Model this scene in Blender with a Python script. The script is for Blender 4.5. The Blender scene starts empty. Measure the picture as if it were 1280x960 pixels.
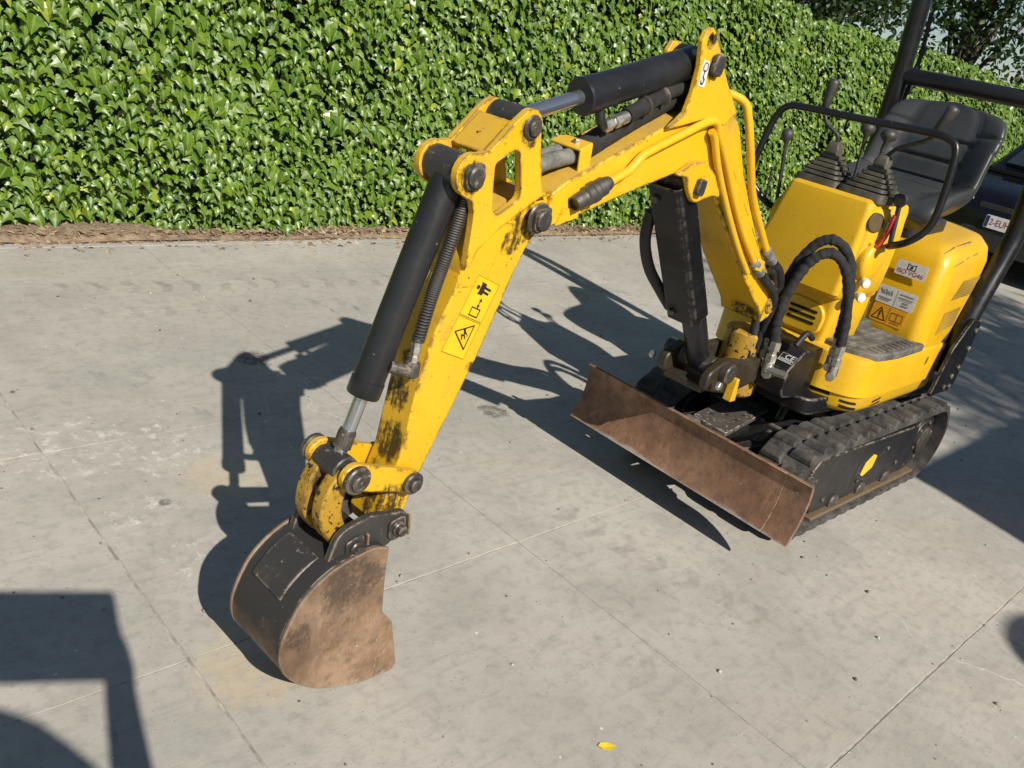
import bpy, bmesh, math, random
import numpy as np
from mathutils import Vector, Matrix

random.seed(7)
rng = np.random.default_rng(11)
scene = bpy.context.scene
C = bpy.data.collections.new('yard')
scene.collection.children.link(C)

# ------------------------------------------------------------------ camera
cam_d = bpy.data.cameras.new('camera')
cam = bpy.data.objects.new('camera', cam_d)
C.objects.link(cam)
cam_d.sensor_fit = 'HORIZONTAL'
cam_d.sensor_width = 36.0
cam_d.lens = 30.375
cam_d.clip_start = 0.03
cam_d.clip_end = 3000
RIGHT = Vector((0.71695774, -0.66663042, 0.20390068))
UP = Vector((0.12816413, 0.41355334, 0.90141422))
FWD = Vector((0.68523394, 0.62014314, -0.38193837))
CAM = Vector((0, 0, 1.4))
m = Matrix.Identity(4)
for i in range(3):
    m[i][0] = RIGHT[i]; m[i][1] = UP[i]; m[i][2] = -FWD[i]; m[i][3] = CAM[i]
cam.matrix_world = m
scene.camera = cam

# ------------------------------------------------------------------ light
SUN = Vector((0.191, 0.765, -0.615)).normalized()      # direction the light travels
world = bpy.data.worlds.new('World')
scene.world = world
world.use_nodes = True
wn = world.node_tree.nodes
bg = wn['Background']
sky = wn.new('ShaderNodeTexSky')
sky.sky_type = 'NISHITA'
sky.sun_disc = False
sky.sun_elevation = math.asin(-SUN.z)
sky.sun_rotation = math.atan2(-SUN.x, -SUN.y)
sky.air_density = 1.0
sky.dust_density = 0.3
world.node_tree.links.new(sky.outputs[0], bg.inputs['Color'])
bg.inputs['Strength'].default_value = 0.062
sun_d = bpy.data.lights.new('sun', 'SUN')
sun_d.energy = 5.0
sun_d.angle = math.radians(0.53)
sun_d.color = (1.0, 0.94, 0.84)
sun = bpy.data.objects.new('sun', sun_d)
C.objects.link(sun)
sun.location = (-4, -8, 10)
sun.rotation_euler = SUN.to_track_quat('-Z', 'Y').to_euler()
vs = scene.view_settings
vs.view_transform = 'Standard'
vs.look = 'None'
vs.exposure = 0.31
vs.gamma = 1.0
vs.use_curve_mapping = False
cy = scene.cycles
cy.max_bounces = 6; cy.diffuse_bounces = 3; cy.glossy_bounces = 3; cy.transmission_bounces = 2

# ------------------------------------------------------------------ node helpers
class NT:
    def __init__(s, name):
        s.m = bpy.data.materials.new(name)
        s.m.use_nodes = True
        s.t = s.m.node_tree
        s.b = s.t.nodes['Principled BSDF']
        s.out = s.t.nodes['Material Output']
        s._pos = None
    def n(s, kind, **kw):
        nd = s.t.nodes.new(kind)
        for k, v in kw.items():
            setattr(nd, k, v)
        return nd
    def l(s, a, b):
        s.t.links.new(a, b)
    def put(s, sock, v):
        if hasattr(v, 'links'):
            s.l(v, sock)
        elif v is not None:
            sock.default_value = v
    @property
    def pos(s):
        if s._pos is None:
            s._pos = s.n('ShaderNodeNewGeometry').outputs['Position']
        return s._pos
    def scaled(s, sc, loc=(0, 0, 0), rot=(0, 0, 0), src=None):
        mp = s.n('ShaderNodeMapping')
        mp.inputs['Scale'].default_value = sc
        mp.inputs['Location'].default_value = loc
        mp.inputs['Rotation'].default_value = rot
        s.l(src or s.pos, mp.inputs['Vector'])
        return mp.outputs[0]
    def noise(s, scale, detail=4, rough=.6, vec=None, dist=0):
        nd = s.n('ShaderNodeTexNoise')
        nd.inputs['Scale'].default_value = scale
        nd.inputs['Detail'].default_value = detail
        nd.inputs['Roughness'].default_value = rough
        nd.inputs['Distortion'].default_value = dist
        s.l(vec or s.pos, nd.inputs['Vector'])
        return nd.outputs[0]
    def vor(s, scale, feature='F1', vec=None, out='Distance', rand=1):
        nd = s.n('ShaderNodeTexVoronoi', feature=feature)
        nd.inputs['Scale'].default_value = scale
        nd.inputs['Randomness'].default_value = rand
        s.l(vec or s.pos, nd.inputs['Vector'])
        return nd.outputs[out]
    def ramp(s, f, a, b, va=0., vb=1., smooth=True):
        nd = s.n('ShaderNodeMapRange')
        nd.interpolation_type = 'SMOOTHSTEP' if smooth else 'LINEAR'
        s.put(nd.inputs['Value'], f)
        nd.inputs['From Min'].default_value = a
        nd.inputs['From Max'].default_value = b
        nd.inputs['To Min'].default_value = va
        nd.inputs['To Max'].default_value = vb
        return nd.outputs[0]
    def math(s, op, a, b=None, clamp=False):
        nd = s.n('ShaderNodeMath', operation=op, use_clamp=clamp)
        s.put(nd.inputs[0], a)
        if b is not None:
            s.put(nd.inputs[1], b)
        return nd.outputs[0]
    def mix(s, f, a, b, mode='MIX'):
        nd = s.n('ShaderNodeMix', data_type='RGBA', blend_type=mode)
        s.put(nd.inputs[0], f)
        for sock, v in ((nd.inputs[6], a), (nd.inputs[7], b)):
            if isinstance(v, (tuple, list)) and len(v) == 3:
                v = (*v, 1)
            s.put(sock, v)
        return nd.outputs[2]
    def near(s, pts, vec=None, streak=False):
        """mask made of soft spots round given points [(xyz, radius)], ragged by noise"""
        acc = None
        rag = s.math('ADD', s.math('MULTIPLY', s.noise(30, 5, .72, s.scaled((1.6, 1.6, .16), rot=(0, .16, 0)) if streak else None), .6), s.math('MULTIPLY', s.noise(95, 4, .7), .4))
        for p, r in pts:
            d = s.n('ShaderNodeVectorMath', operation='DISTANCE')
            s.l(vec or s.pos, d.inputs[0])
            d.inputs[1].default_value = p
            q = s.ramp(d.outputs['Value'], r * .35, r, 1, 0)
            acc = q if acc is None else s.math('MAXIMUM', acc, q)
        t = s.math('ADD', acc, s.math('MULTIPLY', s.math('SUBTRACT', rag, .5), 3.6))
        return s.math('MULTIPLY', s.ramp(t, .55, 1.15), s.ramp(acc, 0, .3))
    def edge(s, radius=.006):
        bv = s.n('ShaderNodeBevel', samples=2)
        bv.inputs['Radius'].default_value = radius
        g = s.n('ShaderNodeNewGeometry')
        d = s.n('ShaderNodeVectorMath', operation='DOT_PRODUCT')
        s.l(bv.outputs[0], d.inputs[0]); s.l(g.outputs['True Normal'], d.inputs[1])
        return s.ramp(d.outputs['Value'], .995, .93)
    def bump(s, h, strength=.3, dist=.002):
        b = s.n('ShaderNodeBump')
        b.inputs['Strength'].default_value = strength
        b.inputs['Distance'].default_value = dist
        s.l(h, b.inputs['Height'])
        s.l(b.outputs[0], s.b.inputs['Normal'])
    def done(s, col=None, rough=None, metal=None, **kw):
        for k, v in (('Base Color', col), ('Roughness', rough), ('Metallic', metal)):
            if isinstance(v, (tuple, list)) and len(v) == 3:
                v = (*v, 1)
            s.put(s.b.inputs[k], v)
        for k, v in kw.items():
            s.put(s.b.inputs[k], v)
        return s.m

def flat(name, col, rough=.5, metal=0., var=.12, scale=25, bump=.0):
    t = NT(name)
    n = t.noise(scale, 4, .6)
    c = t.mix(t.ramp(n, .3, .7), tuple(x * (1 - var) for x in col), tuple(min(1, x * (1 + var)) for x in col))
    if bump:
        t.bump(t.noise(scale * 8, 3), bump, .001)
    return t.done(c, t.ramp(n, .3, .7, max(0, rough - .06), min(1, rough + .06)), metal)

def painted(name, col, rough, chip_col, chip=.70, dirt_col=(.10, .075, .045), dirt=.35, spots=(), spot_col=(.012, .010, .008), edge=True, dust=0., dust_col=(.40, .275, .10), spec=.5):
    t = NT(name)
    big = t.noise(3.1, 4, .6)
    c = t.mix(t.ramp(big, .35, .7), col, tuple(x * .86 for x in col))
    d = t.noise(9, 7, .72)
    dm = t.ramp(d, .52, .78, 0, dirt)
    c = t.mix(dm, c, dirt_col)
    sc = t.noise(16, 5, .75, t.scaled((1, 1, 9), rot=(.5, .4, .2)))
    c = t.mix(t.ramp(sc, .60, .70, 0, .38), c, tuple(x * .5 for x in col))
    c = t.mix(t.ramp(t.noise(1.7, 5, .65, t.scaled((1, 1, 1), (5, 2, 9))), .45, .72, 0, .22), c, tuple(min(1, x * 1.1 + .05) for x in col))
    if col[0] > .2:
        c = t.mix(t.ramp(t.noise(130, 3, .6), .655, .70, 0, .55), c, chip_col)
    if dust:
        sx = t.n('ShaderNodeSeparateXYZ'); t.l(t.n('ShaderNodeNewGeometry').outputs['Normal'], sx.inputs[0])
        dm2 = t.math('MULTIPLY', t.ramp(sx.outputs['Z'], .35, .95), t.ramp(t.noise(13, 6, .7), .25, .75, .35, 1))
        c = t.mix(t.math('MULTIPLY', dm2, dust), c, dust_col)
    ch = t.noise(60, 6, .68)
    cm = t.ramp(ch, chip, chip + .025)
    if edge:
        em = t.edge(.009)
        em = t.math('MULTIPLY', em, t.ramp(t.noise(24, 6, .78), .46, .56))
        cm = t.math('MAXIMUM', cm, em)
    c = t.mix(cm, c, chip_col)
    r = t.ramp(d, .4, .75, rough, rough + .25)
    if spots:
        sp = t.math('MULTIPLY', t.near(spots, streak=True), .93)
        c = t.mix(sp, c, spot_col)
        r = t.math('ADD', r, t.math('MULTIPLY', sp, .15))
    t.bump(t.math('SUBTRACT', t.noise(180, 3), t.math('MULTIPLY', cm, 1.5)), .12, .0012)
    return t.done(c, r, 0, **{'Specular IOR Level': spec})

# ------------------------------------------------------------------ mesh helpers
def tag(o, label=None, cat=None, group=None, kind=None):
    if label: o['label'] = label
    if cat: o['category'] = cat
    if group: o['group'] = group
    if kind: o['kind'] = kind
    return o

def finish(bm, name, mt, parent=None, bevel=0., segs=2, smooth=40, origin=None):
    me = bpy.data.meshes.new(name)
    bmesh.ops.recalc_face_normals(bm, faces=bm.faces)
    bm.to_mesh(me); bm.free()
    if mt is not None:
        for q in (mt if isinstance(mt, (list, tuple)) else [mt]):
            me.materials.append(q)
    o = bpy.data.objects.new(name, me)
    C.objects.link(o)
    if parent is not None:
        o.parent = parent
        base = Vector((0, 0, 0))
        p = parent
        while p is not None:
            base += Vector(p.location); p = p.parent
        me.transform(Matrix.Translation(-base))
    if smooth:
        me.shade_smooth()
        me.set_sharp_from_angle(angle=math.radians(smooth))
    if bevel:
        b = o.modifiers.new('bevel', 'BEVEL')
        b.width = bevel; b.segments = segs; b.limit_method = 'ANGLE'; b.angle_limit = math.radians(35)
        b.harden_normals = False
    return o

def empty(name, loc, parent=None):
    o = bpy.data.objects.new(name, None)
    o.empty_display_size = .2
    o.location = loc
    C.objects.link(o)
    o.parent = parent
    return o

def V(p): return Vector(p)

def add_box(bm, lo, hi):
    x0, y0, z0 = lo; x1, y1, z1 = hi
    v = [bm.verts.new(p) for p in ((x0,y0,z0),(x1,y0,z0),(x1,y1,z0),(x0,y1,z0),(x0,y0,z1),(x1,y0,z1),(x1,y1,z1),(x0,y1,z1))]
    for f in ((0,3,2,1),(4,5,6,7),(0,1,5,4),(1,2,6,5),(2,3,7,6),(3,0,4,7)):
        bm.faces.new([v[i] for i in f])
    return v

def frame_of(d):
    d = V(d).normalized()
    a = Vector((0, 0, 1)) if abs(d.z) < .9 else Vector((1, 0, 0))
    x = d.cross(a).normalized()
    return x, x.cross(d).normalized(), d

def add_rings(bm, rings, cap=True, closed=True):
    vr = [[bm.verts.new(p) for p in r] for r in rings]
    n = len(vr[0])
    for a, b in zip(vr[:-1], vr[1:]):
        for i in range(n if closed else n - 1):
            j = (i + 1) % n
            bm.faces.new((a[i], a[j], b[j], b[i]))
    if cap:
        bm.faces.new(list(reversed(vr[0]))); bm.faces.new(vr[-1])
    return vr

def add_cyl(bm, p0, p1, r0, r1=None, n=24, cham=0.):
    p0 = V(p0); p1 = V(p1); r1 = r0 if r1 is None else r1
    x, y, d = frame_of(p1 - p0)
    L = (p1 - p0).length
    st = [(0, r0), (L, r1)]
    if cham:
        st = [(0, r0 - cham), (cham, r0), (L - cham, r1), (L, r1 - cham)]
    add_rings(bm, [[p0 + d * t + (x * math.cos(2*math.pi*i/n) + y * math.sin(2*math.pi*i/n)) * r for i in range(n)] for t, r in st])

def lathe(bm, p0, axis, prof, n=28):
    p0 = V(p0); x, y, d = frame_of(axis)
    add_rings(bm, [[p0 + d * t + (x * math.cos(2*math.pi*i/n) + y * math.sin(2*math.pi*i/n)) * r for i in range(n)] for t, r in prof])

def smooth_path(pts, sub=8):
    pts = [V(p) for p in pts]
    out = []
    P = [pts[0] * 2 - pts[1]] + pts + [pts[-1] * 2 - pts[-2]]
    for i in range(1, len(P) - 2):
        a, b, c, d = P[i-1:i+3]
        for k in range(sub):
            t = k / sub
            out.append(.5 * ((2*b) + (c-a)*t + (2*a-5*b+4*c-d)*t*t + (3*b-a-3*c+d)*t**3))
    out.append(pts[-1])
    return out

def add_tube(bm, pts, r, n=12, sub=8, rfun=None, smooth=True):
    P = smooth_path(pts, sub) if smooth else [V(p) for p in pts]
    tang = []
    for i in range(len(P)):
        tang.append((P[min(i+1, len(P)-1)] - P[max(i-1, 0)]).normalized())
    x, y, d = frame_of(tang[0])
    rings = []
    for i, p in enumerate(P):
        t = tang[i]
        x = (x - t * x.dot(t)).normalized(); y = t.cross(x)
        rr = r if rfun is None else rfun(i / (len(P) - 1)) * r
        rings.append([p + (x * math.cos(2*math.pi*k/n) + y * math.sin(2*math.pi*k/n)) * rr for k in range(n)])
    add_rings(bm, rings)

def round_poly(corners, seg=6):
    """2D polygon [(x, y, radius)] with rounded corners"""
    out = []
    n = len(corners)
    for i in range(n):
        p = Vector(corners[i][:2]); a = Vector(corners[i-1][:2]); b = Vector(corners[(i+1) % n][:2])
        r = corners[i][2] if len(corners[i]) > 2 else 0
        if r <= 0:
            out.append((p.x, p.y)); continue
        u = (a - p).normalized(); w = (b - p).normalized()
        ang = math.acos(max(-1, min(1, u.dot(w))))
        t = min(r / math.tan(ang / 2), (a - p).length * .49, (b - p).length * .49)
        rr = t * math.tan(ang / 2)
        cpt = p + (u + w).normalized() * (rr / math.sin(ang / 2))
        s = p + u * t; e = p + w * t
        a0 = math.atan2(s.y - cpt.y, s.x - cpt.x); a1 = math.atan2(e.y - cpt.y, e.x - cpt.x)
        da = (a1 - a0 + math.pi) % (2 * math.pi) - math.pi
        for k in range(seg + 1):
            q = a0 + da * k / seg
            out.append((cpt.x + rr * math.cos(q), cpt.y + rr * math.sin(q)))
    return out

def circle2(c, r, n=20, a0=0, a1=2*math.pi, end=False):
    k = n + 1 if end else n
    return [(c[0] + r * math.cos(a0 + (a1-a0)*i/n), c[1] + r * math.sin(a0 + (a1-a0)*i/n)) for i in range(k)]

def add_plate(bm, poly, fn, d0, d1, holes=()):
    """solid plate: 2D outline (and holes) mapped by fn(u, v, depth), from depth d0 to d1"""
    tmp = bmesh.new()
    for lp in (poly, *holes):
        vs_ = [tmp.verts.new((p[0], p[1], 0)) for p in lp]
        for i in range(len(vs_)):
            tmp.edges.new((vs_[i], vs_[(i+1) % len(vs_)]))
    if holes:
        bmesh.ops.triangle_fill(tmp, edges=tmp.edges[:], use_beauty=True, use_dissolve=False)
    else:
        tmp.faces.new(tmp.verts[:])
    tmp.verts.index_update()
    co = [v.co.copy() for v in tmp.verts]
    fs = [[v.index for v in f.verts] for f in tmp.faces]
    tmp.free()
    A = [bm.verts.new(fn(c_.x, c_.y, d0)) for c_ in co]
    B = [bm.verts.new(fn(c_.x, c_.y, d1)) for c_ in co]
    for f in fs:
        bm.faces.new([A[i] for i in f]); bm.faces.new([B[i] for i in reversed(f)])
    k = 0
    for lp in (poly, *holes):
        n = len(lp)
        for i in range(n):
            j = (i + 1) % n
            bm.faces.new((A[k+i], B[k+i], B[k+j], A[k+j]))
        k += n

def hexbolt(bm, p, axis, r, h):
    x, y, d = frame_of(axis)
    p = V(p)
    rings = []
    for t, q in ((0, r), (h*.8, r), (h, r*.85)):
        rings.append([p + d*t + (x*math.cos(math.pi/3*i) + y*math.sin(math.pi/3*i))*q for i in range(6)])
    add_rings(bm, rings)

def text_mesh(txt, size, name, mt, parent, origin, xdir, ydir, lift=.001, align='CENTER', xs=1.0):
    cu = bpy.data.curves.new(name, 'FONT')
    cu.body = txt; cu.size = size; cu.align_x = align; cu.align_y = 'CENTER'
    o = bpy.data.objects.new(name, cu)
    C.objects.link(o)
    dg = bpy.context.evaluated_depsgraph_get()
    me = bpy.data.meshes.new_from_object(o.evaluated_get(dg))
    bpy.data.objects.remove(o)
    bpy.data.curves.remove(cu)
    me.name = name
    x = V(xdir).normalized(); y = V(ydir).normalized(); z = x.cross(y)
    M = Matrix.Identity(4)
    for i in range(3):
        M[i][0] = x[i]*xs; M[i][1] = y[i]; M[i][2] = z[i]; M[i][3] = origin[i] + z[i]*lift
    me.transform(M)
    me.materials.clear(); me.materials.append(mt)
    ob = bpy.data.objects.new(name, me)
    C.objects.link(ob)
    if parent is not None:
        ob.parent = parent
        base = Vector((0,0,0)); p = parent
        while p is not None:
            base += Vector(p.location); p = p.parent
        me.transform(Matrix.Translation(-base))
    return ob

# ------------------------------------------------------------------ setting materials
def mat_concrete():
    t = NT('weathered_concrete')
    big = t.noise(.55, 4, .55)
    mid = t.noise(2.6, 6, .62)
    fine = t.noise(26, 6, .7)
    c = t.mix(t.ramp(big, .32, .68), (.378, .356, .317), (.455, .428, .378))
    c = t.mix(t.ramp(mid, .40, .66, 0, .62), c, (.300, .286, .256))
    c = t.mix(t.ramp(t.noise(1.1, 5, .6, t.scaled((1, 1, 1), (7, 3, 0))), .5, .72, 0, .5), c, (.37, .345, .295))
    c = t.mix(t.ramp(fine, .45, .68, 0, .42), c, (.225, .215, .195))
    hue = t.noise(3.4, 3, .5, t.scaled((1, 1, 1), (11, 2, 5)))
    c = t.mix(t.ramp(hue, .50, .68, 0, .30), c, t.mix(1, c, (.97, 1.0, .985), 'MULTIPLY'))
    c = t.mix(t.ramp(hue, .32, .48, .35, 0), c, t.mix(1, c, (1.0, .93, .92), 'MULTIPLY'))
    # brushed finish: streaks across the slabs
    br = t.noise(5, 5, .7, t.scaled((1.0, 7, 1), rot=(0, 0, .35)))
    c = t.mix(t.ramp(br, .52, .70, 0, .34), c, (.24, .23, .21))
    # dark rubber scuffs left by tracks: short bars in rows
    sc = t.noise(3.2, 3, .6, t.scaled((4.2, 1.4, 1), (2, 5, 0), (0, 0, .25)))
    sm = t.math('MULTIPLY', t.ramp(sc, .60, .72), t.ramp(t.noise(.8, 2, .5, t.scaled((1, 1, 1), (4, 9, 0))), .48, .62))
    c = t.mix(t.math('MULTIPLY', sm, .55), c, (.13, .125, .115))
    # rows of tread marks left by machines
    sxyz = t.n('ShaderNodeSeparateXYZ'); t.l(t.pos, sxyz.inputs[0])
    for (ax_, ay_), (bx_, by_), wd, per, amt in (((.9, 3.66), (3.2, 3.52), .085, .135, .42), ((.8, 3.38), (2.6, 3.28), .075, .135, .26), ((1.95, 1.55), (2.15, .55), .075, .11, .34), ((2.45, 1.0), (2.35, .3), .07, .11, .20), ((.75, 2.85), (1.3, 2.7), .08, .13, .26), ((1.45, 1.15), (1.75, .55), .08, .12, .2)):
        L_ = math.hypot(bx_ - ax_, by_ - ay_); cx2, cy2 = (bx_ - ax_) / L_, (by_ - ay_) / L_
        dx_ = t.math('SUBTRACT', sxyz.outputs['X'], ax_); dy_ = t.math('SUBTRACT', sxyz.outputs['Y'], ay_)
        al = t.math('ADD', t.math('MULTIPLY', dx_, cx2), t.math('MULTIPLY', dy_, cy2))
        ac = t.math('ABSOLUTE', t.math('SUBTRACT', t.math('MULTIPLY', dx_, cy2), t.math('MULTIPLY', dy_, cx2)))
        al2 = t.math('ADD', al, t.math('MULTIPLY', ac, .45))
        bars = t.math('SINE', t.math('MULTIPLY', al2, 6.283 / per))
        mk = t.math('MULTIPLY', t.ramp(bars, .1, .8), t.ramp(ac, wd * .7, wd, 1, 0))
        mk = t.math('MULTIPLY', mk, t.math('MULTIPLY', t.ramp(al, 0, .15), t.ramp(al, L_ - .2, L_, 1, 0)))
        mk = t.math('MULTIPLY', mk, t.ramp(t.noise(9, 5, .75), .36, .62))
        c = t.mix(t.math('MULTIPLY', mk, amt), c, (.12, .115, .105))
    # pale lime dust and splashes
    pale = t.near([((.78, 2.35, 0), .34), ((.98, 2.28, 0), .30), ((.84, 1.95, 0), .16), ((.88, 1.72, 0), .14), ((.55, 2.45, 0), .3)])
    c = t.mix(t.math('MULTIPLY', pale, t.ramp(t.noise(21, 5, .75), .5, .64, 0, .8)), c, (.60, .57, .51))
    sand = t.near([((.93, 1.42, 0), .26), ((.80, 1.30, 0), .2), ((1.1, 2.05, 0), .2), ((1.35, 1.62, 0), .05)])
    c = t.mix(t.math('MULTIPLY', sand, .45), c, (.50, .39, .23))
    # oil spots
    oil = t.near([((.905, 1.98, 0), .030), ((2.25, 2.1, 0), .10), ((1.6, 2.8, 0), .12), ((1.0, 1.2, 0), .03)])
    c = t.mix(t.math('MULTIPLY', oil, .75), c, (.07, .062, .055))
    # a few pale hairline cracks
    wv = t.n('ShaderNodeVectorMath', operation='ADD'); t.l(t.pos, wv.inputs[0])
    nz = t.n('ShaderNodeTexNoise'); nz.inputs['Scale'].default_value = 3.5; nz.inputs['Detail'].default_value = 5; t.l(t.pos, nz.inputs['Vector'])
    sb = t.n('ShaderNodeVectorMath', operation='SCALE'); t.l(nz.outputs['Color'], sb.inputs[0]); sb.inputs['Scale'].default_value = .35; t.l(sb.outputs[0], wv.inputs[1])
    ck = t.ramp(t.vor(1.15, 'DISTANCE_TO_EDGE', wv.outputs[0]), .0012, .0035, 1, 0)
    ck = t.math('MULTIPLY', ck, t.ramp(t.noise(.9, 3, .6, t.scaled((1, 1, 1), (3, 8, 1))), .58, .66))
    c = t.mix(t.math('MULTIPLY', ck, .7), c, (.58, .55, .49))
    # specks
    v = t.vor(21, out='Distance'); vc = t.vor(21, out='Color')
    sep = t.n('ShaderNodeSeparateColor'); t.l(vc, sep.inputs[0])
    sel = t.ramp(sep.outputs[0], .72, .74)
    dot = t.math('MULTIPLY', t.ramp(v, .05, .11, 1, 0), sel)
    c = t.mix(dot, c, t.mix(t.ramp(sep.outputs[1], .45, .55), (.11, .10, .085), (.62, .60, .55)))
    v2 = t.vor(75, out='Distance'); vc2 = t.vor(75, out='Color')
    sep2 = t.n('ShaderNodeSeparateColor'); t.l(vc2, sep2.inputs[0])
    dot2 = t.math('MULTIPLY', t.ramp(v2, .10, .2, 1, 0), t.ramp(sep2.outputs[0], .80, .82))
    c = t.mix(t.math('MULTIPLY', dot2, .6), c, (.16, .148, .13))
    h = t.math('ADD', t.math('MULTIPLY', fine, .6), t.math('ADD', t.math('MULTIPLY', t.noise(140, 3, .6), .35), t.math('MULTIPLY', br, .5)))
    t.bump(h, .32, .004)
    return t.done(c, t.ramp(mid, .3, .7, .72, .88), 0)

M = {}
M['concrete'] = mat_concrete()
def mat_joint():
    t = NT('joint_mortar')
    n = t.noise(14, 5, .7)
    c = t.mix(t.ramp(n, .35, .65), (.44, .41, .35), (.22, .20, .17))
    return t.done(c, .9, 0)
M['joint'] = mat_joint()
def mat_soil():
    t = NT('dry_soil')
    n = t.noise(22, 7, .7)
    c = t.mix(t.ramp(n, .3, .7), (.14, .095, .06), (.32, .24, .16))
    t.bump(n, .8, .02)
    return t.done(c, .95, 0)
M['soil'] = mat_soil()
def mat_grass():
    t = NT('field_grass')
    n = t.noise(4, 7, .7)
    return t.done(t.mix(t.ramp(n, .3, .7), (.04, .075, .02), (.085, .12, .035)), .9, 0)
M['grass'] = mat_grass()

def mat_leaf(name, dark, light, young, rib_col=None, trans=.22, rough=.42):
    t = NT(name)
    a = t.n('ShaderNodeAttribute'); a.attribute_name = 'tint'
    r = t.n('ShaderNodeAttribute'); r.attribute_name = 'rib'
    c = t.mix(t.ramp(a.outputs['Fac'], 0, .85, smooth=False), dark, light)
    c = t.mix(t.ramp(a.outputs['Fac'], .86, .96), c, young)
    c = t.mix(t.ramp(t.noise(30, 4, .6), .35, .7, 0, .3), c, tuple(x * .6 for x in dark))
    if rib_col:
        c = t.mix(t.ramp(r.outputs['Fac'], .72, 1, 0, .55), c, rib_col)
    rr = t.ramp(t.noise(12, 3), .3, .7, rough - .08, rough + .12)
    t.done(c, rr, 0, **{'Specular IOR Level': .6})
    tr = t.n('ShaderNodeBsdfTranslucent')
    t.l(t.mix(.5, c, (.20, .34, .03)), tr.inputs['Color'])
    ms = t.n('ShaderNodeMixShader')
    ms.inputs[0].default_value = trans
    t.l(t.b.outputs[0], ms.inputs[1]); t.l(tr.outputs[0], ms.inputs[2]); t.l(ms.outputs[0], t.out.inputs['Surface'])
    return t.m
M['ivy'] = mat_leaf('ivy_leaf', (.032, .092, .005), (.142, .232, .010), (.31, .36, .03), (.26, .33, .07), .12, .42)
M['tree_leaf'] = mat_leaf('tree_leaf', (.016, .036, .010), (.045, .085, .020), (.08, .12, .03), None, .2, .5)
M['palm_leaf'] = mat_leaf('long_leaf', (.03, .06, .02), (.07, .12, .03), (.1, .16, .05), None, .2, .5)
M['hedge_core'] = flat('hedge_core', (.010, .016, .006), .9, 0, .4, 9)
M['bark'] = flat('bark', (.055, .042, .030), .9, 0, .4, 14, .6)
M['litter'] = mat_leaf('dry_leaf_litter', (.16, .10, .058), (.46, .35, .22), (.62, .54, .40), None, .08, .8)

# ------------------------------------------------------------------ ground, pavement, soil strip
bm = bmesh.new()
S = 900
vv = [bm.verts.new(p) for p in ((-S, -S, -.03), (S, -S, -.03), (S, S, -.03), (-S, S, -.03))]
bm.faces.new(vv)
tag(finish(bm, 'ground', M['grass'], smooth=0), kind='structure')

XL = [-1.38, -.335, .706, 1.711, 2.79] + [2.79 + 1.045 * i for i in range(1, 19)]
YL = [-1.63, -.62, .380, 1.385, 2.355, 3.34, 4.185]
X0, X1, Y0, Y1 = XL[0], XL[-1], YL[0], YL[-1]
bm = bmesh.new()
def quad(bm, x0, x1, y0, y1, z, mi=0):
    f = bm.faces.new([bm.verts.new(p) for p in ((x0, y0, z), (x1, y0, z), (x1, y1, z), (x0, y1, z))])
    f.material_index = mi
quad(bm, X0, X1, Y0, Y1, -.0017, 0)
quad(bm, -9, 34, -14, Y0, -.0012, 1)
quad(bm, -9, X0, Y0, Y1, -.0012, 1)
quad(bm, X1, 34, Y0, Y1, -.0012, 1)
pave = tag(finish(bm, 'pavement', [M['joint'], M['concrete']], smooth=0), kind='structure')
gapx = {.706: .0026, 1.711: .0009, 2.79: .0006}
gapy = {.380: .0024, 1.385: .0016}
for i in range(len(XL) - 1):
    for j in range(len(YL) - 1):
        x0 = XL[i] + gapx.get(XL[i], .0002); x1 = XL[i+1] - gapx.get(XL[i+1], .0002)
        y0 = YL[j] + gapy.get(YL[j], .0002); y1 = YL[j+1] - gapy.get(YL[j+1], .0002)
        bm = bmesh.new()
        e = .0009
        # wobbly sawn edges: subdivide the rim
        def rim(ins, z, k=7):
            pts = []
            a, b, c_, d = x0 + ins, x1 - ins, y0 + ins, y1 - ins
            for s in range(k): pts.append((a + (b-a)*s/k, c_, z))
            for s in range(k): pts.append((b, c_ + (d-c_)*s/k, z))
            for s in range(k): pts.append((b - (b-a)*s/k, d, z))
            for s in range(k): pts.append((a, d - (d-c_)*s/k, z))
            return pts
        jit = [(random.uniform(-.0012, .0012), random.uniform(-.0012, .0012)) for _ in range(28)]
        dz = random.uniform(-.0006, .0002)
        top = [bm.verts.new((p[0] + q[0], p[1] + q[1], dz)) for p, q in zip(rim(e, 0), jit)]
        low = [bm.verts.new((p[0] + q[0]*.7, p[1] + q[1]*.7, -.003)) for p, q in zip(rim(0, 0), jit)]
        bot = [bm.verts.new((p[0], p[1], -.02)) for p in rim(0, 0)]
        bm.faces.new(top)
        for k in range(28):
            bm.faces.new((low[k], low[(k+1) % 28], top[(k+1) % 28], top[k]))
            bm.faces.new((bot[k], bot[(k+1) % 28], low[(k+1) % 28], low[k]))
        finish(bm, 'slab', M['concrete'], pave, smooth=30)

bm = bmesh.new()
xs = [-9 + i * 1.9 for i in range(24)]
for a, b in zip(xs[:-1], xs[1:]):
    add_box(bm, (a + .002, 4.19, -.05), (b - .002, 4.265 + random.uniform(-.006, .006), -.001 + random.uniform(-.002, .002)))
tag(finish(bm, 'edging_kerb', M['concrete'], bevel=.002), kind='structure')

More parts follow.
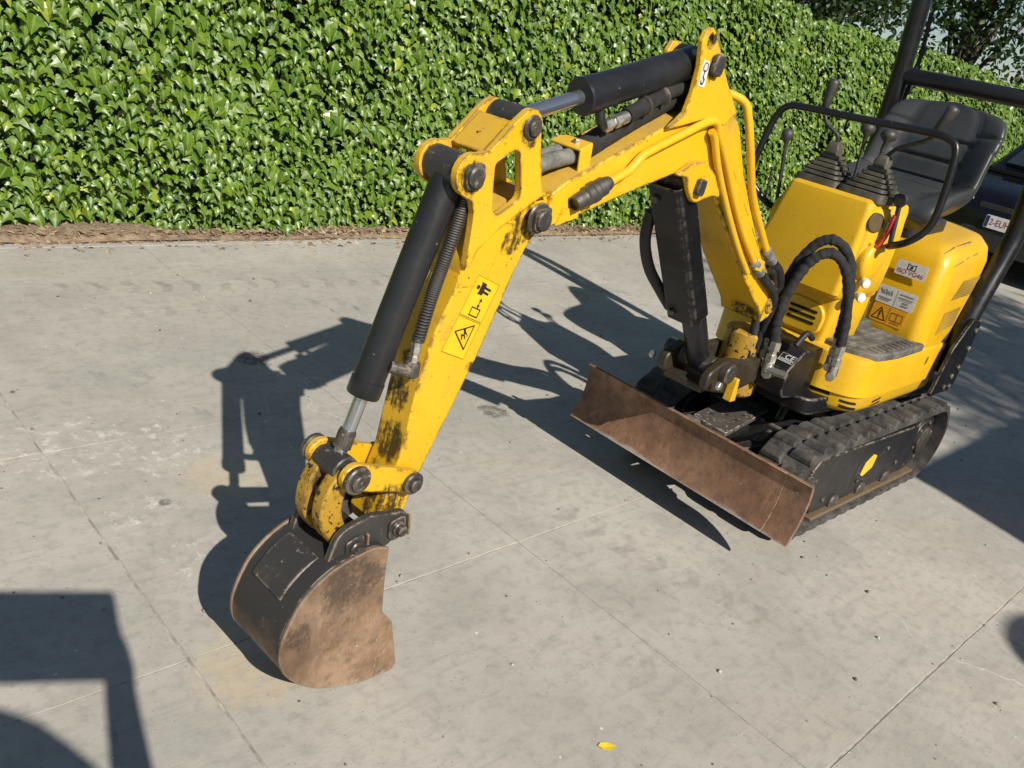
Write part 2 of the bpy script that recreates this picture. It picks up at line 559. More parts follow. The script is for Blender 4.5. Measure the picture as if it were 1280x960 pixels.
bm = bmesh.new()
nx, ny = 240, 10
grid = []
for i in range(nx + 1):
    row = []
    for j in range(ny + 1):
        x = -9 + 45 * i / nx; y = 4.235 + 2.2 * (j / ny) ** 1.6
        z = .004 + .03 * (j > 0) * (1 + .6 * math.sin(x * 3.1) * math.sin(x * 1.27 + 2)) + random.uniform(-.006, .010)
        row.append(bm.verts.new((x, y, z)))
    grid.append(row)
for i in range(nx):
    for j in range(ny):
        bm.faces.new((grid[i][j], grid[i+1][j], grid[i+1][j+1], grid[i][j+1]))
tag(finish(bm, 'soil_strip', M['soil'], smooth=60), kind='structure')

# ------------------------------------------------------------------ leaf fields
def leaf_field(name, base_v, base_f, rib, mats, tints, mt, parent=None):
    """one mesh out of many copies of a leaf; mats (N,4,4)"""
    N = len(mats); nv = len(base_v)
    bv = np.concatenate([np.asarray(base_v, float), np.ones((nv, 1))], 1)
    co = np.einsum('nij,vj->nvi', mats, bv)[:, :, :3].reshape(-1, 3)
    bf = np.asarray(base_f, int)
    fa = (bf[None] + (np.arange(N) * nv)[:, None, None]).reshape(-1, bf.shape[1])
    me = bpy.data.meshes.new(name)
    k = bf.shape[1]
    me.vertices.add(len(co)); me.vertices.foreach_set('co', co.ravel())
    me.loops.add(fa.size); me.loops.foreach_set('vertex_index', fa.ravel().astype(np.int32))
    me.polygons.add(len(fa))
    me.polygons.foreach_set('loop_start', np.arange(0, fa.size, k, dtype=np.int32))
    me.polygons.foreach_set('loop_total', np.full(len(fa), k, dtype=np.int32))
    me.update(calc_edges=True)
    at = me.attributes.new('tint', 'FLOAT', 'POINT'); at.data.foreach_set('value', np.repeat(tints, nv).astype(np.float32))
    at = me.attributes.new('rib', 'FLOAT', 'POINT'); at.data.foreach_set('value', np.tile(np.asarray(rib, np.float32), N))
    me.materials.append(mt)
    o = bpy.data.objects.new(name, me)
    C.objects.link(o)
    o.parent = parent
    return o

def rot_mats(nrm, down, size, pos):
    """leaf axes: y = towards base (opposite of tip), z = normal"""
    z = nrm / np.linalg.norm(nrm, axis=1, keepdims=True)
    y = -down
    y = y - (y * z).sum(1, keepdims=True) * z
    y /= np.linalg.norm(y, axis=1, keepdims=True)
    x = np.cross(y, z)
    n = len(pos)
    m_ = np.zeros((n, 4, 4))
    m_[:, :3, 0] = x * size[:, :1]; m_[:, :3, 1] = y * size[:, 1:2]; m_[:, :3, 2] = z * size[:, :1]
    m_[:, :3, 3] = pos; m_[:, 3, 3] = 1
    return m_

# ivy leaf: five lobes, folded along the midrib, tip drooping (unit = about one leaf width)
half = [(0.04, .40), (.22, .46), (.34, .34), (.30, .22), (.52, .10), (.36, -.06), (.26, -.10), (.17, -.30), (0, -.62)]
def ivy_leaf():
    v = [(0, .34, .0), (0, .05, .045), (0, -.25, .02), (0, -.62, -.10)]
    rib = [1, 1, 1, .9]
    f = []
    for sgn in (1, -1):
        idx = []
        for (x, y) in half[:-1]:
            v.append((sgn * x, y, -.36 * x - .10 * x * x - (.05 if y < -.2 else 0)))
            rib.append(.0)
            idx.append(len(v) - 1)
        mid = {0: 0, 1: 0, 2: 0, 3: 1, 4: 1, 5: 1, 6: 2, 7: 2}
        for a in range(len(idx) - 1):
            tri = (idx[a], mid[a], idx[a+1])
            f.append(tri if sgn < 0 else tri[::-1])
            if mid[a] != mid[a+1]:
                tri = (idx[a+1], mid[a], mid[a+1])
                f.append(tri if sgn < 0 else tri[::-1])
        tri = (idx[-1], 2, 3)
        f.append(tri if sgn < 0 else tri[::-1])
    return v, f, rib
IV, IF, IR = ivy_leaf()

HY = 4.38
def bulge(x, z):
    return .05 * np.sin(x * 1.7 + 1.3 * np.sin(z * 2.1)) + .035 * np.sin(x * 4.3 + z * 3.1 + 1) + .02 * np.sin(x * 9.1 - z * 6)
def top_z(x):
    return 1.99 + .03 * np.sin(x * 1.3) + .025 * np.sin(x * 3.7 + 1) + .015 * np.sin(x * 8.9)

hedge = empty('ivy_hedge', (8, 4.6, 0))
tag(hedge, 'long clipped hedge wall covered in glossy green ivy leaves', 'hedge')
HB = Vector((8, 4.6, 0))
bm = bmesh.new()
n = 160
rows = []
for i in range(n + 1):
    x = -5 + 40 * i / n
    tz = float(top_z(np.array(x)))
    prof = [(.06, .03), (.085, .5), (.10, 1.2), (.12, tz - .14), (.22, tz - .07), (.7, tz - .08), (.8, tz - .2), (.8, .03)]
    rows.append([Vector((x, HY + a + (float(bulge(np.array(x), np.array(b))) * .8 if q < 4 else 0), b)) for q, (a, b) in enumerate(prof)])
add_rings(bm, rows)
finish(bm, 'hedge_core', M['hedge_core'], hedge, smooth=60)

def ivy_points(x0, x1, sp, deep=.45):
    """leaves on a jittered brick grid of spacing sp (outer layer) plus a thinner layer behind"""
    nx_ = int((x1 - x0) / sp); nz_ = int(2.0 / (sp * .86))
    gx, gz = np.meshgrid(np.arange(nx_), np.arange(nz_))
    x = x0 + (gx + .5 * (gz % 2) + rng.normal(0, .30, gx.shape)) * sp
    z = (.035 + (gz + rng.normal(0, .30, gx.shape)) * sp * .86)
    x = x.ravel(); z = z.ravel()
    nd = int(len(x) * deep)
    x = np.concatenate([x, rng.uniform(x0, x1, nd)]); z = np.concatenate([z, rng.uniform(.03, 1.97, nd)])
    lay = np.concatenate([np.zeros(len(x) - nd), np.ones(nd)])
    ok = (z > .02) & (z < top_z(x)); x = x[ok]; z = z[ok]; lay = lay[ok]
    k = len(x)
    y = HY + bulge(x, z) - rng.uniform(.040, .105, k) + lay * rng.uniform(.05, .085, k)
    y += .075 * np.clip(1 - z / .35, 0, 1)
    pos = np.stack([x, y, z], 1)
    # a light/dark patchiness: sprays of leaves that lie alike
    tilt = rng.normal(.52, .22, k) + .10 * np.sin(x * 6 + z * 9)
    yaw = rng.normal(-.08, .32, k)
    nrm = np.stack([np.sin(yaw) * np.cos(tilt), -np.cos(yaw) * np.cos(tilt), np.sin(tilt)], 1)
    roll = rng.normal(0, .36, k)
    down = np.stack([np.sin(roll), -.25 * np.ones(k), -np.cos(roll)], 1)
    s = sp * rng.gamma(8, 1.38 / 8, k).clip(.5, 2.5)
    size = np.stack([s * rng.uniform(1.0, 1.3, k), s * rng.uniform(.9, 1.15, k)], 1)
    tint = (rng.beta(2.2, 2.0, k) * .86)
    yg = rng.random(k) < .022
    tint[yg] = rng.uniform(.88, 1, yg.sum())
    return pos, nrm, down, size, tint

parts = [ivy_points(-3.5, 0.4, .045), ivy_points(.4, 8.5, .0350, .22), ivy_points(8.5, 16, .040, .22), ivy_points(16, 34, .060, .25)]
# leaves along and over the top
k = 5200
x = rng.uniform(-3, 34, k); x = np.where(rng.random(k) < .6, rng.uniform(5, 16, k), x)
y = HY + rng.uniform(-.05, .7, k) ; z = top_z(x) - .03 + rng.uniform(-.06, .045, k) - .06 * (y > HY + .5)
a1 = rng.uniform(0, 6.28, k); tl = rng.uniform(.2, .9, k)
parts.append((np.stack([x, y, z], 1), np.stack([np.cos(a1)*np.sin(tl), np.sin(a1)*np.sin(tl) - .4, np.cos(tl)], 1),
              np.stack([np.cos(a1), np.sin(a1), -.4*np.ones(k)], 1), np.stack([rng.uniform(.035, .065, k)]*2, 1), rng.beta(2.5, 1.6, k)*.9))
pos = np.concatenate([p[0] for p in parts]); nrm = np.concatenate([p[1] for p in parts]); down = np.concatenate([p[2] for p in parts])
size = np.concatenate([p[3] for p in parts]); tint = np.concatenate([p[4] for p in parts])
mats = rot_mats(nrm, down, size, pos)
# the 300 leaves that show largest: outermost, near, large
rel = pos - np.array(CAM)
dist = np.linalg.norm(rel, axis=1)
outer = (HY + bulge(pos[:, 0], pos[:, 2]) - pos[:, 1])
face = -(rel * nrm).sum(1) / dist / np.linalg.norm(nrm, axis=1)
score = size[:, 0] / dist * (.5 + np.clip(face, 0, 1)) * (outer > .048)
score[(pos[:, 0] < 1.1) | (pos[:, 0] > 6.2) | (pos[:, 2] > 1.75)] = 0
order = np.argsort(-score)
pick = order[:300]; rest = order[300:]
o = leaf_field('ivy_foliage', IV, IF, IR, mats[rest], tint[rest], M['ivy'], None)
o.data.transform(Matrix.Translation(-HB)); o.parent = hedge
tag(o, kind='stuff')
leaf_meshes = []
for q in range(6):
    me = bpy.data.meshes.new('ivy_leaf')
    me.from_pydata(IV, [], IF)
    at = me.attributes.new('tint', 'FLOAT', 'POINT'); at.data.foreach_set('value', np.full(len(IV), [.15, .3, .42, .55, .7, .92][q], np.float32))
    at = me.attributes.new('rib', 'FLOAT', 'POINT'); at.data.foreach_set('value', np.asarray(IR, np.float32))
    me.materials.append(M['ivy'])
    leaf_meshes.append(me)
for i in pick:
    q = min(5, int(tint[i] * 5.6)) if tint[i] < .87 else 5
    o = bpy.data.objects.new('leaf', leaf_meshes[min(q, 5)])
    C.objects.link(o)
    o.parent = hedge
    mm = Matrix(mats[i].tolist())
    mm.translation = mm.translation - HB
    o.matrix_basis = mm

# dry leaf litter and twigs at the foot of the hedge
k = 9000
x = np.where(rng.random(k) < .75, rng.uniform(.6, 9, k), rng.uniform(-3, 24, k))
y = 4.235 + np.abs(rng.normal(0, .085, k)); y = np.where(rng.random(k) < .04, 4.19 - np.abs(rng.normal(0, .05, k)), y)
z = np.where(y > 4.262, .022, .006) + rng.uniform(0, .028, k) * (y > 4.262)
a1 = rng.uniform(0, 6.28, k); tl = rng.uniform(0, .7, k)
nr = np.stack([np.cos(a1)*np.sin(tl), np.sin(a1)*np.sin(tl), np.cos(tl)], 1)
dn = np.stack([np.cos(a1*1.7), np.sin(a1*1.7), .2*np.ones(k)], 1)
s = rng.uniform(.015, .045, k); tw = rng.random(k) < .45
size = np.stack([np.where(tw, .004, s), np.where(tw, s * 2.2, s)], 1)
litter = leaf_field('leaf_litter', IV, IF, IR, rot_mats(nr, dn, size, np.stack([x, y, z], 1)), rng.beta(2, 2, k), M['litter'])
tag(litter, 'brown dry leaf litter and twigs along the hedge foot', 'litter', kind='stuff')

# ------------------------------------------------------------------ trees behind the hedge
LV = [(0, .5, 0), (.28, .12, -.05), (.2, -.3, -.06), (0, -.55, -.12), (-.2, -.3, -.06), (-.28, .12, -.05), (0, 0, .04)]
LF = [(6, 1, 0), (6, 2, 1), (6, 3, 2), (6, 4, 3), (6, 5, 4), (6, 0, 5)]
def tree(name, label, base, h, crown, n_cl, per, lsize, seed, mt='tree_leaf', spread=.42, group=None):
    r = np.random.default_rng(seed); rr = random.Random(seed)
    root = empty(name, base)
    tag(root, label, 'tree', group)
    cx, cy, cz, rx, ry, rz = crown
    bm = bmesh.new()
    top = Vector((base[0] + cx*.6, base[1] + cy*.6, base[2] + cz + rz*.5))
    b0 = Vector(base)
    trunk = [b0, b0.lerp(top, .3) + Vector((rr.uniform(-.1, .1), rr.uniform(-.1, .1), 0)), b0.lerp(top, .65) + Vector((rr.uniform(-.2, .2), rr.uniform(-.2, .2), 0)), top]
    r0 = h * .026
    add_tube(bm, trunk, r0, 9, 6, lambda t: 1.15 - t * .95)
    cls = []
    for i in range(n_cl):
        d = r.normal(size=3); d /= np.linalg.norm(d)
        q = (r.random() ** .45)
        c = np.array([base[0] + cx, base[1] + cy, base[2] + cz]) + d * q * np.array([rx, ry, rz])
        cls.append(c)
    for c in cls[::max(1, n_cl // 26)]:
        s0 = b0.lerp(top, rr.uniform(.3, .85))
        e = Vector(c)
        mid = s0.lerp(e, .5) + Vector((0, 0, rr.uniform(0, .25)))
        add_tube(bm, [s0, mid, e], r0 * .33, 6, 4, lambda t: 1 - .85 * t)
    finish(bm, 'trunk', M['bark'], root, smooth=60)
    P = []; 
    for c in cls:
        P.append(c + r.normal(size=(per, 3)) * spread * np.array([1, 1, .7]))
    P = np.concatenate(P); k = len(P)
    nn = r.normal(size=(k, 3)) + np.array([0, -.3, .9])
    dd = r.normal(size=(k, 3)) + np.array([0, 0, -.8])
    s = lsize * r.uniform(.6, 1.3, k)
    asp = 1.0 if mt == 'tree_leaf' else 4.2
    o = leaf_field('crown', LV, LF, [0]*7, rot_mats(nn, dd, np.stack([s, s*asp], 1), P), r.beta(2, 2, k) * .9, M[mt])
    o.data.transform(Matrix.Translation(-b0)); o.parent = root
    return root
tree('broadleaf_tree', 'dense dark green tree rising behind the ivy hedge, left of the roll bar', (12.2, 7.4, 0), 5, (0, 0, 3.7, 2.1, 1.6, 1.7), 190, 70, .12, 3, group='trees behind the hedge')
tree('broadleaf_tree', 'loose dark tree with sky showing through behind the hedge at far right', (19.5, 7.6, 0), 7, (.3, -.2, 4.3, 3.0, 2.0, 2.6), 130, 52, .15, 5, spread=.38, group='trees behind the hedge')
tree('broadleaf_tree', 'dark tree between the dense tree and the loose one behind the hedge', (16.0, 8.6, 0), 6, (0, 0, 3.6, 1.9, 1.6, 2.0), 95, 60, .14, 9, group='trees behind the hedge')

# ------------------------------------------------------------------ parked car
M['car_paint'] = flat('car_paint_black', (.004, .004, .006), .10, 0, .1)
M['glass'] = flat('car_glass', (.02, .025, .03), .04, 0, .1)
M['tyre'] = flat('tyre_rubber', (.018, .018, .018), .8, 0, .2)
M['alloy'] = flat('alloy', (.45, .45, .46), .3, 1)
M['dull_black'] = flat('dull_black_plastic', (.022, .022, .023), .5, 0, .25, 30)
M['white_print'] = flat('white_print', (.72, .72, .70), .45, 0, .06)
M['red_print'] = flat('red_print', (.36, .02, .025), .45)
M['lamp_glass'] = flat('lamp_glass', (.4, .42, .45), .1, .3)

def build_car():
    x0, yc = 9.5, 2.62
    root = tag(empty('parked_car', (x0 + 2.1, yc, 0)), 'black car with white and red number plate parked behind the excavator', 'car')
    bm = bmesh.new()
    # lower body: stations along the length (x, half width, z low, z high)
    st = [(0, .72, .32, .62), (.06, .80, .24, .74), (.25, .86, .20, .84), (.9, .90, .19, .95), (1.25, .91, .19, 1.0), (3.3, .91, .19, 1.03), (3.95, .88, .22, 1.02), (4.2, .80, .30, .90), (4.26, .70, .36, .8)]
    rings = []
    for x, w, zl, zh in st:
        sec = round_poly([(-w, zl, .07), (w, zl, .07), (w*.97, zh, .10), (-w*.97, zh, .10)], 5)
        rings.append([Vector((x0 + x, yc + a, b)) for a, b in sec])
    add_rings(bm, rings)
    body = finish(bm, 'body', M['car_paint'], root, smooth=50)
    bm = bmesh.new()
    st = [(.98, .70, .97, 1.00), (1.5, .69, .97, 1.30), (1.85, .66, .97, 1.47), (2.6, .65, .97, 1.52), (3.3, .64, .97, 1.47), (3.9, .62, .97, 1.08)]
    rings = []
    for x, w, zl, zh in st:
        sec = round_poly([(-w-.1, zl, .02), (w+.1, zl, .02), (w, zh, .10 if zh > 1.1 else .01), (-w, zh, .10 if zh > 1.1 else .01)], 5)
        rings.append([Vector((x0 + x, yc + a, b)) for a, b in sec])
    add_rings(bm, rings)
    finish(bm, 'cabin', M['car_paint'], root, smooth=50)
    bm = bmesh.new()
    q = [Vector((x0 + a, yc + b, c)) for a, b, c in ((1.06, -.60, 1.06), (1.06, .60, 1.06), (1.78, .55, 1.455), (1.78, -.55, 1.455))]
    off = Vector((-.02, 0, .025))
    v1 = [bm.verts.new(p + off) for p in q]; v0 = [bm.verts.new(p - off) for p in q]
    bm.faces.new(v1); bm.faces.new(v0[::-1])
    for i in range(4): bm.faces.new((v0[i], v0[(i+1) % 4], v1[(i+1) % 4], v1[i]))
    finish(bm, 'windscreen', M['glass'], root, bevel=.004)
    for s in (-1, 1):
        bm = bmesh.new()
        add_plate(bm, round_poly([(1.35, 1.05, .03), (3.5, 1.07, .05), (3.1, 1.40, .06), (1.9, 1.42, .06)], 4), lambda a, b, d, s=s: Vector((x0 + a, yc + s * (.775 - (b - 1.05) * .25 + d), b)), 0, .01)
        finish(bm, 'side_window', M['glass'], root)
        bm = bmesh.new()
        add_plate(bm, round_poly([(.42, .62, .03), (.82, .66, .04), (.80, .78, .04), (.46, .74, .03)], 4), lambda a, b, d, s=s: Vector((x0 + .05 + (a-.42)*.35 + d, yc + s * a, b)), -.02, .05)
        finish(bm, 'headlight', M['lamp_glass'], root, bevel=.006)
        bm = bmesh.new()
        lathe(bm, (x0 + 1.42, yc + s * .90, 1.08), (0, s, 0), [(0, .02), (.06, .025), (.07, .075), (.20, .085), (.24, .06)], 14)
        finish(bm, 'wing_mirror', M['car_paint'], root)
        for wx in (.82, 3.45):
            bm = bmesh.new()
            lathe(bm, (x0 + wx, yc + s * .72, .32), (0, s, 0), [(0, .27), (.02, .315), (.17, .315), (.195, .29), (.2, .22)], 28)
            w = finish(bm, 'wheel', M['tyre'], root)
            bm = bmesh.new()
            lathe(bm, (x0 + wx, yc + s * .915, .32), (0, s, 0), [(0, .22), (.012, .21), (.004, .18), (.012, .05), (.02, .0001)], 20)
            finish(bm, 'rim', M['alloy'], w)
    bm = bmesh.new()
    add_plate(bm, round_poly([(-.42, .30, .05), (.42, .30, .05), (.5, .46, .05), (-.5, .46, .05)], 4), lambda a, b, d: Vector((x0 + d, yc + a, b)), -.012, .1)
    finish(bm, 'lower_grille', M['dull_black'], root, bevel=.006)
    bm = bmesh.new()
    add_plate(bm, round_poly([(-.34, .63, .03), (.34, .63, .03), (.40, .71, .03), (-.40, .71, .03)], 4), lambda a, b, d: Vector((x0 + d, yc + a, b)), .02, .1)
    finish(bm, 'upper_grille', M['dull_black'], root, bevel=.006)
    # number plate: red on white
    py = yc - .02
    bm = bmesh.new()
    add_plate(bm, round_poly([(-.27, -.062, .01), (.27, -.062, .01), (.27, .062, .01), (-.27, .062, .01)], 3), lambda a, b, d: Vector((x0 - .02 + d, py - a, .545 + b)), -.006, .03)
    np_ = finish(bm, 'number_plate', M['white_print'], root)
    bm = bmesh.new()
    add_plate(bm, [(-.265, -.055), (-.232, -.055), (-.232, .055), (-.265, .055)], lambda a, b, d: Vector((x0 - .0275 + d, py - a, .545 + b)), -.001, .001)
    finish(bm, 'blue_band', flat('plate_blue', (.02, .03, .09), .4), np_)
    text_mesh('2-EUH', .090, 'plate_lettering', M['red_print'], np_, Vector((x0 - .0262, py - (-.225), .545)), (0, -1, 0), (0, 0, 1), .0015, 'LEFT', .80)
build_car()

# ------------------------------------------------------------------ excavator materials
TH = math.radians(3.0)
KP = Vector((2.45, 1.31, 0))
DU = Vector((-math.cos(TH), -math.sin(TH), 0)); DW = Vector((-math.sin(TH), math.cos(TH), 0))
def bp(u, v, w=0.):
    """boom plane: u forward of the kingpost, v up, w across (far side positive)"""
    return KP + DU * u + DW * w + Vector((0, 0, v))
def nearpt(u, v, w=-.05): return tuple(bp(u, v, w))

YEL = (.70, .405, .010)
M['yellow'] = painted('yellow_paint', YEL, .34, (.06, .035, .02), .725, (.30, .19, .045), .42, edge=False, dust=.18)
M['yellow_arm'] = painted('worn_yellow_paint', YEL, .36, (.035, .025, .018), .665, (.27, .165, .05), .75, dust=.55,
    spots=[(nearpt(1.19, 1.03, -.05), .075), (nearpt(1.22, .99, -.045), .05), (nearpt(1.425, .56, .0), .075), (nearpt(1.415, .66, .01), .06), (nearpt(1.40, .74, .01), .03), (nearpt(1.45, .44, -.04), .10), (nearpt(1.40, .47, .02), .08),
           (nearpt(1.25, 1.21, -.06), .05), (nearpt(1.385, 1.12, -.06), .052), (nearpt(1.56, .53, -.08), .05), (nearpt(1.39, 1.13, .05), .05), (nearpt(1.2, .88, -.045), .03), (nearpt(1.27, .72, -.045), .022), (nearpt(1.37, .93, -.04), .02)])
M['yellow_boom'] = painted('boom_yellow_paint', YEL, .34, (.05, .035, .02), .675, (.26, .16, .05), .62, dust=.75,
    spots=[(nearpt(1.17, 1.06, -.045), .06), (nearpt(.68, 1.39, -.06), .045), (nearpt(.02, .73, -.02), .10), (nearpt(.2, .55, 0), .10), (nearpt(.71, 1.45, -.06), .02)])
M['yellow_dirty'] = painted('greasy_yellow_paint', (.42, .24, .02), .45, (.03, .02, .015), .56, (.03, .024, .018), .95,
    spots=[(nearpt(1.56, .50, 0), .07), (nearpt(1.52, .36, -.03), .07), (nearpt(.25, .52, -.05), .11), (nearpt(.2, .5, .07), .12), (nearpt(.1, .6, 0), .08)])
M['black_steel'] = painted('black_painted_steel', (.006, .006, .007), .34, (.16, .135, .11), .70, (.04, .036, .03), .12, spec=.3)
M['black_tube'] = painted('black_painted_tube', (.009, .0095, .011), .28, (.20, .18, .15), .68, (.04, .036, .03), .10, edge=False, spec=.45)
M['bucket_black'] = painted('dusty_bucket_paint', (.038, .036, .034), .45, (.22, .17, .13), .64, (.12, .095, .07), .6)
M['greasy'] = painted('grease_caked_paint', (.034, .024, .010), .42, (.02, .016, .012), .52, (.012, .011, .010), .95)
M['worn_black'] = painted('scuffed_black_steel', (.016, .016, .017), .38, (.20, .17, .13), .655, (.09, .075, .058), .45, spec=.35)
def mat_rust(name, a, b, dark, edge_c=(.42, .33, .26), steel=None, bspots=()):
    t = NT(name)
    n1 = t.noise(6, 6, .65); n2 = t.noise(28, 7, .72); n3 = t.noise(11, 5, .7, t.scaled((1, 1, .22), rot=(.2, .3, 0)))
    c = t.mix(t.ramp(n1, .34, .66), a, b)
    c = t.mix(t.ramp(n2, .42, .72, 0, .65), c, dark)
    c = t.mix(t.ramp(n3, .56, .7, 0, .4), c, tuple(x * 1.45 for x in b))
    if bspots:
        c = t.mix(t.math('MULTIPLY', t.near(bspots), .7), c, (.040, .030, .024))
    e = t.math('MULTIPLY', t.edge(.006), t.ramp(t.noise(40, 5, .7), .38, .55))
    c = t.mix(t.math('MULTIPLY', e, .8), c, edge_c)
    if steel:
        sz_ = t.n('ShaderNodeSeparateXYZ'); t.l(t.pos, sz_.inputs[0])
        lo_ = t.math('ADD', t.ramp(sz_.outputs['Z'], steel[0], steel[1], 0, 1, False), t.math('MULTIPLY', t.math('SUBTRACT', t.noise(16, 5, .7, t.scaled((1, .3, 1))), .5), 2.2))
        c = t.mix(t.ramp(lo_, .55, 1.0, 0, .8), c, (.34, .29, .25))
    sp = t.ramp(t.noise(90, 4, .7), .66, .70)
    c = t.mix(sp, c, (.40, .34, .27))
    sc1 = t.noise(34, 5, .75, t.scaled((9, 9, 1), rot=(.0, .75, .0))); sc2 = t.noise(30, 5, .75, t.scaled((8, 8, 1), (3, 1, 2), (.0, -.6, .3)))
    c = t.mix(t.ramp(sc1, .60, .68, 0, .55), c, tuple(x * 1.7 for x in b))
    c = t.mix(t.ramp(sc2, .58, .68, 0, .6), c, dark)
    c = t.mix(t.ramp(t.noise(2.6, 5, .7), .45, .70, 0, .55), c, tuple(x * .6 for x in dark))
    t.bump(t.math('ADD', n2, t.math('MULTIPLY', t.noise(120, 4, .7), .6)), .45, .003)
    return t.done(c, t.ramp(n2, .3, .7, .55, .80), .06)
M['rust_blade'] = mat_rust('rusty_blade_steel', (.178, .088, .048), (.270, .152, .090), (.076, .044, .030), (.44, .32, .23), steel=(.165, .143))
M['rust_plate'] = mat_rust('rusty_bucket_steel', (.180, .106, .060), (.300, .198, .126), (.078, .049, .033), (.26, .20, .15), steel=(.085, .0), bspots=[(nearpt(1.56, .31, -.1), .11), (nearpt(1.50, .30, -.1), .07), (nearpt(1.66, .22, -.1), .05)])
def mat_shell():
    t = NT('worn_bucket_shell')
    n1 = t.noise(7, 6, .68); n2 = t.noise(34, 6, .7)
    sep = t.n('ShaderNodeSeparateXYZ'); t.l(t.pos, sep.inputs[0])
    hgt = t.math('ADD', t.ramp(sep.outputs['Z'], .10, .34, 0, 1, False), t.math('MULTIPLY', t.math('SUBTRACT', n1, .5), .9))
    c = t.mix(t.ramp(hgt, .30, .62), t.mix(t.ramp(n2, .35, .65), (.085, .050, .032), (.165, .105, .068)), (.040, .039, .037))
    c = t.mix(t.ramp(t.noise(60, 5, .7), .66, .72), c, (.32, .27, .21))
    e = t.math('MULTIPLY', t.edge(.006), t.ramp(t.noise(40, 5, .7), .40, .55))
    c = t.mix(t.math('MULTIPLY', e, .8), c, (.36, .29, .22))
    t.bump(n2, .35, .002)
    return t.done(c, t.ramp(n1, .3, .7, .40, .65), .25)
M['shell'] = mat_shell()
def mat_rubber():
    t = NT('dusty_track_rubber')
    n = t.noise(14, 6, .7); f = t.noise(70, 5, .7)
    g = t.n('ShaderNodeNewGeometry')
    c = t.mix(t.ramp(n, .36, .66), (.022, .021, .020), (.085, .078, .068))
    c = t.mix(t.ramp(f, .55, .75, 0, .4), c, (.15, .135, .115))
    t.bump(f, .5, .003)
    return t.done(c, .82, 0)
M['rubber'] = mat_rubber()
M['hose'] = flat('black_hose_rubber', (.014, .014, .015), .62, 0, .35, 40, .4)
def mat_sleeve():
    t = NT('woven_hose_sleeve')
    w = t.n('ShaderNodeTexWave', wave_type='BANDS', bands_direction='DIAGONAL')
    w.inputs['Scale'].default_value = 160; w.inputs['Distortion'].default_value = 6
    t.l(t.pos, w.inputs['Vector'])
    n = t.noise(30, 5, .7)
    t.bump(t.math('ADD', w.outputs['Fac'], t.math('MULTIPLY', n, 3)), .5, .003)
    return t.done(t.mix(t.ramp(n, .3, .7), (.008, .008, .009), (.028, .027, .027)), .85, 0)
M['sleeve'] = mat_sleeve()
M['grey_hose'] = flat('dusty_grey_hose', (.15, .145, .13), .7, 0, .35, 40, .4)
def mat_metal(name, col, rough, dirt=.4):
    t = NT(name)
    n = t.noise(40, 5, .7)
    c = t.mix(t.ramp(n, .45, .7, 0, dirt), col, (.09, .07, .05))
    return t.done(c, t.ramp(n, .3, .7, rough, rough + .2), .9)
M['chrome'] = mat_metal('chrome_rod', (.50, .52, .55), .05, .0)
M['zinc'] = mat_metal('zinc_fitting', (.55, .53, .48), .32, .5)
M['dark_metal'] = painted('oily_dark_steel', (.042, .036, .030), .38, (.22, .18, .14), .62, (.105, .070, .038), .7)
M['pin'] = painted('greasy_pin_steel', (.034, .031, .028), .40, (.17, .14, .11), .62, (.10, .068, .038), .7)
M['vinyl'] = (lambda t: (t.bump(t.noise(260, 3, .6), .18, .0012), t.done(t.mix(t.ramp(t.noise(6, 4), .3, .7), (.030, .032, .033), (.046, .048, .049)), t.ramp(t.noise(9, 4), .3, .7, .36, .50), 0))[1])(NT('black_seat_vinyl'))
M['grip'] = flat('worn_grip_rubber', (.040, .037, .033), .48, 0, .3, 18, .2)
M['boot'] = flat('rubber_boot', (.070, .064, .046), .6, 0, .5, 16, .2)
def mat_mat():
    t = NT('dusty_step_rubber')
    n = t.noise(11, 6, .7)
    t.bump(n, .4, .004)
    return t.done(t.mix(t.ramp(n, .35, .68), (.055, .052, .048), (.17, .158, .138)), .85, 0)
M['step'] = mat_mat()
M['label_white'] = flat('white_sticker', (.60, .59, .56), .5, 0, .1, 60)
M['label_yellow'] = flat('yellow_sticker', (.76, .46, .012), .4, 0, .06, 30)
M['label_orange'] = flat('orange_sticker', (.70, .33, .012), .45, 0, .08, 40)
M['print_black'] = flat('black_print', (.015, .014, .014), .5)
M['print_grey'] = flat('grey_print', (.22, .22, .22), .5)
M['red_handle'] = flat('red_plastic', (.50, .030, .028), .4)
M['hole'] = flat('vent_shadow_black', (.008, .008, .008), .9)
M['dusty_steel'] = painted('dusty_steel_plate', (.060, .052, .046), .5, (.34, .29, .24), .60, (.17, .12, .085), .7)
M['bronze'] = painted('mud_caked_ledge', (.13, .085, .045), .7, (.05, .04, .03), .7, (.20, .15, .09), .7, edge=False)

EX = empty('mini_excavator', (3.0, 1.305, 0))
tag(EX, 'yellow rubber-tracked mini excavator with bucket and rusty blade lowered on concrete', 'excavator')

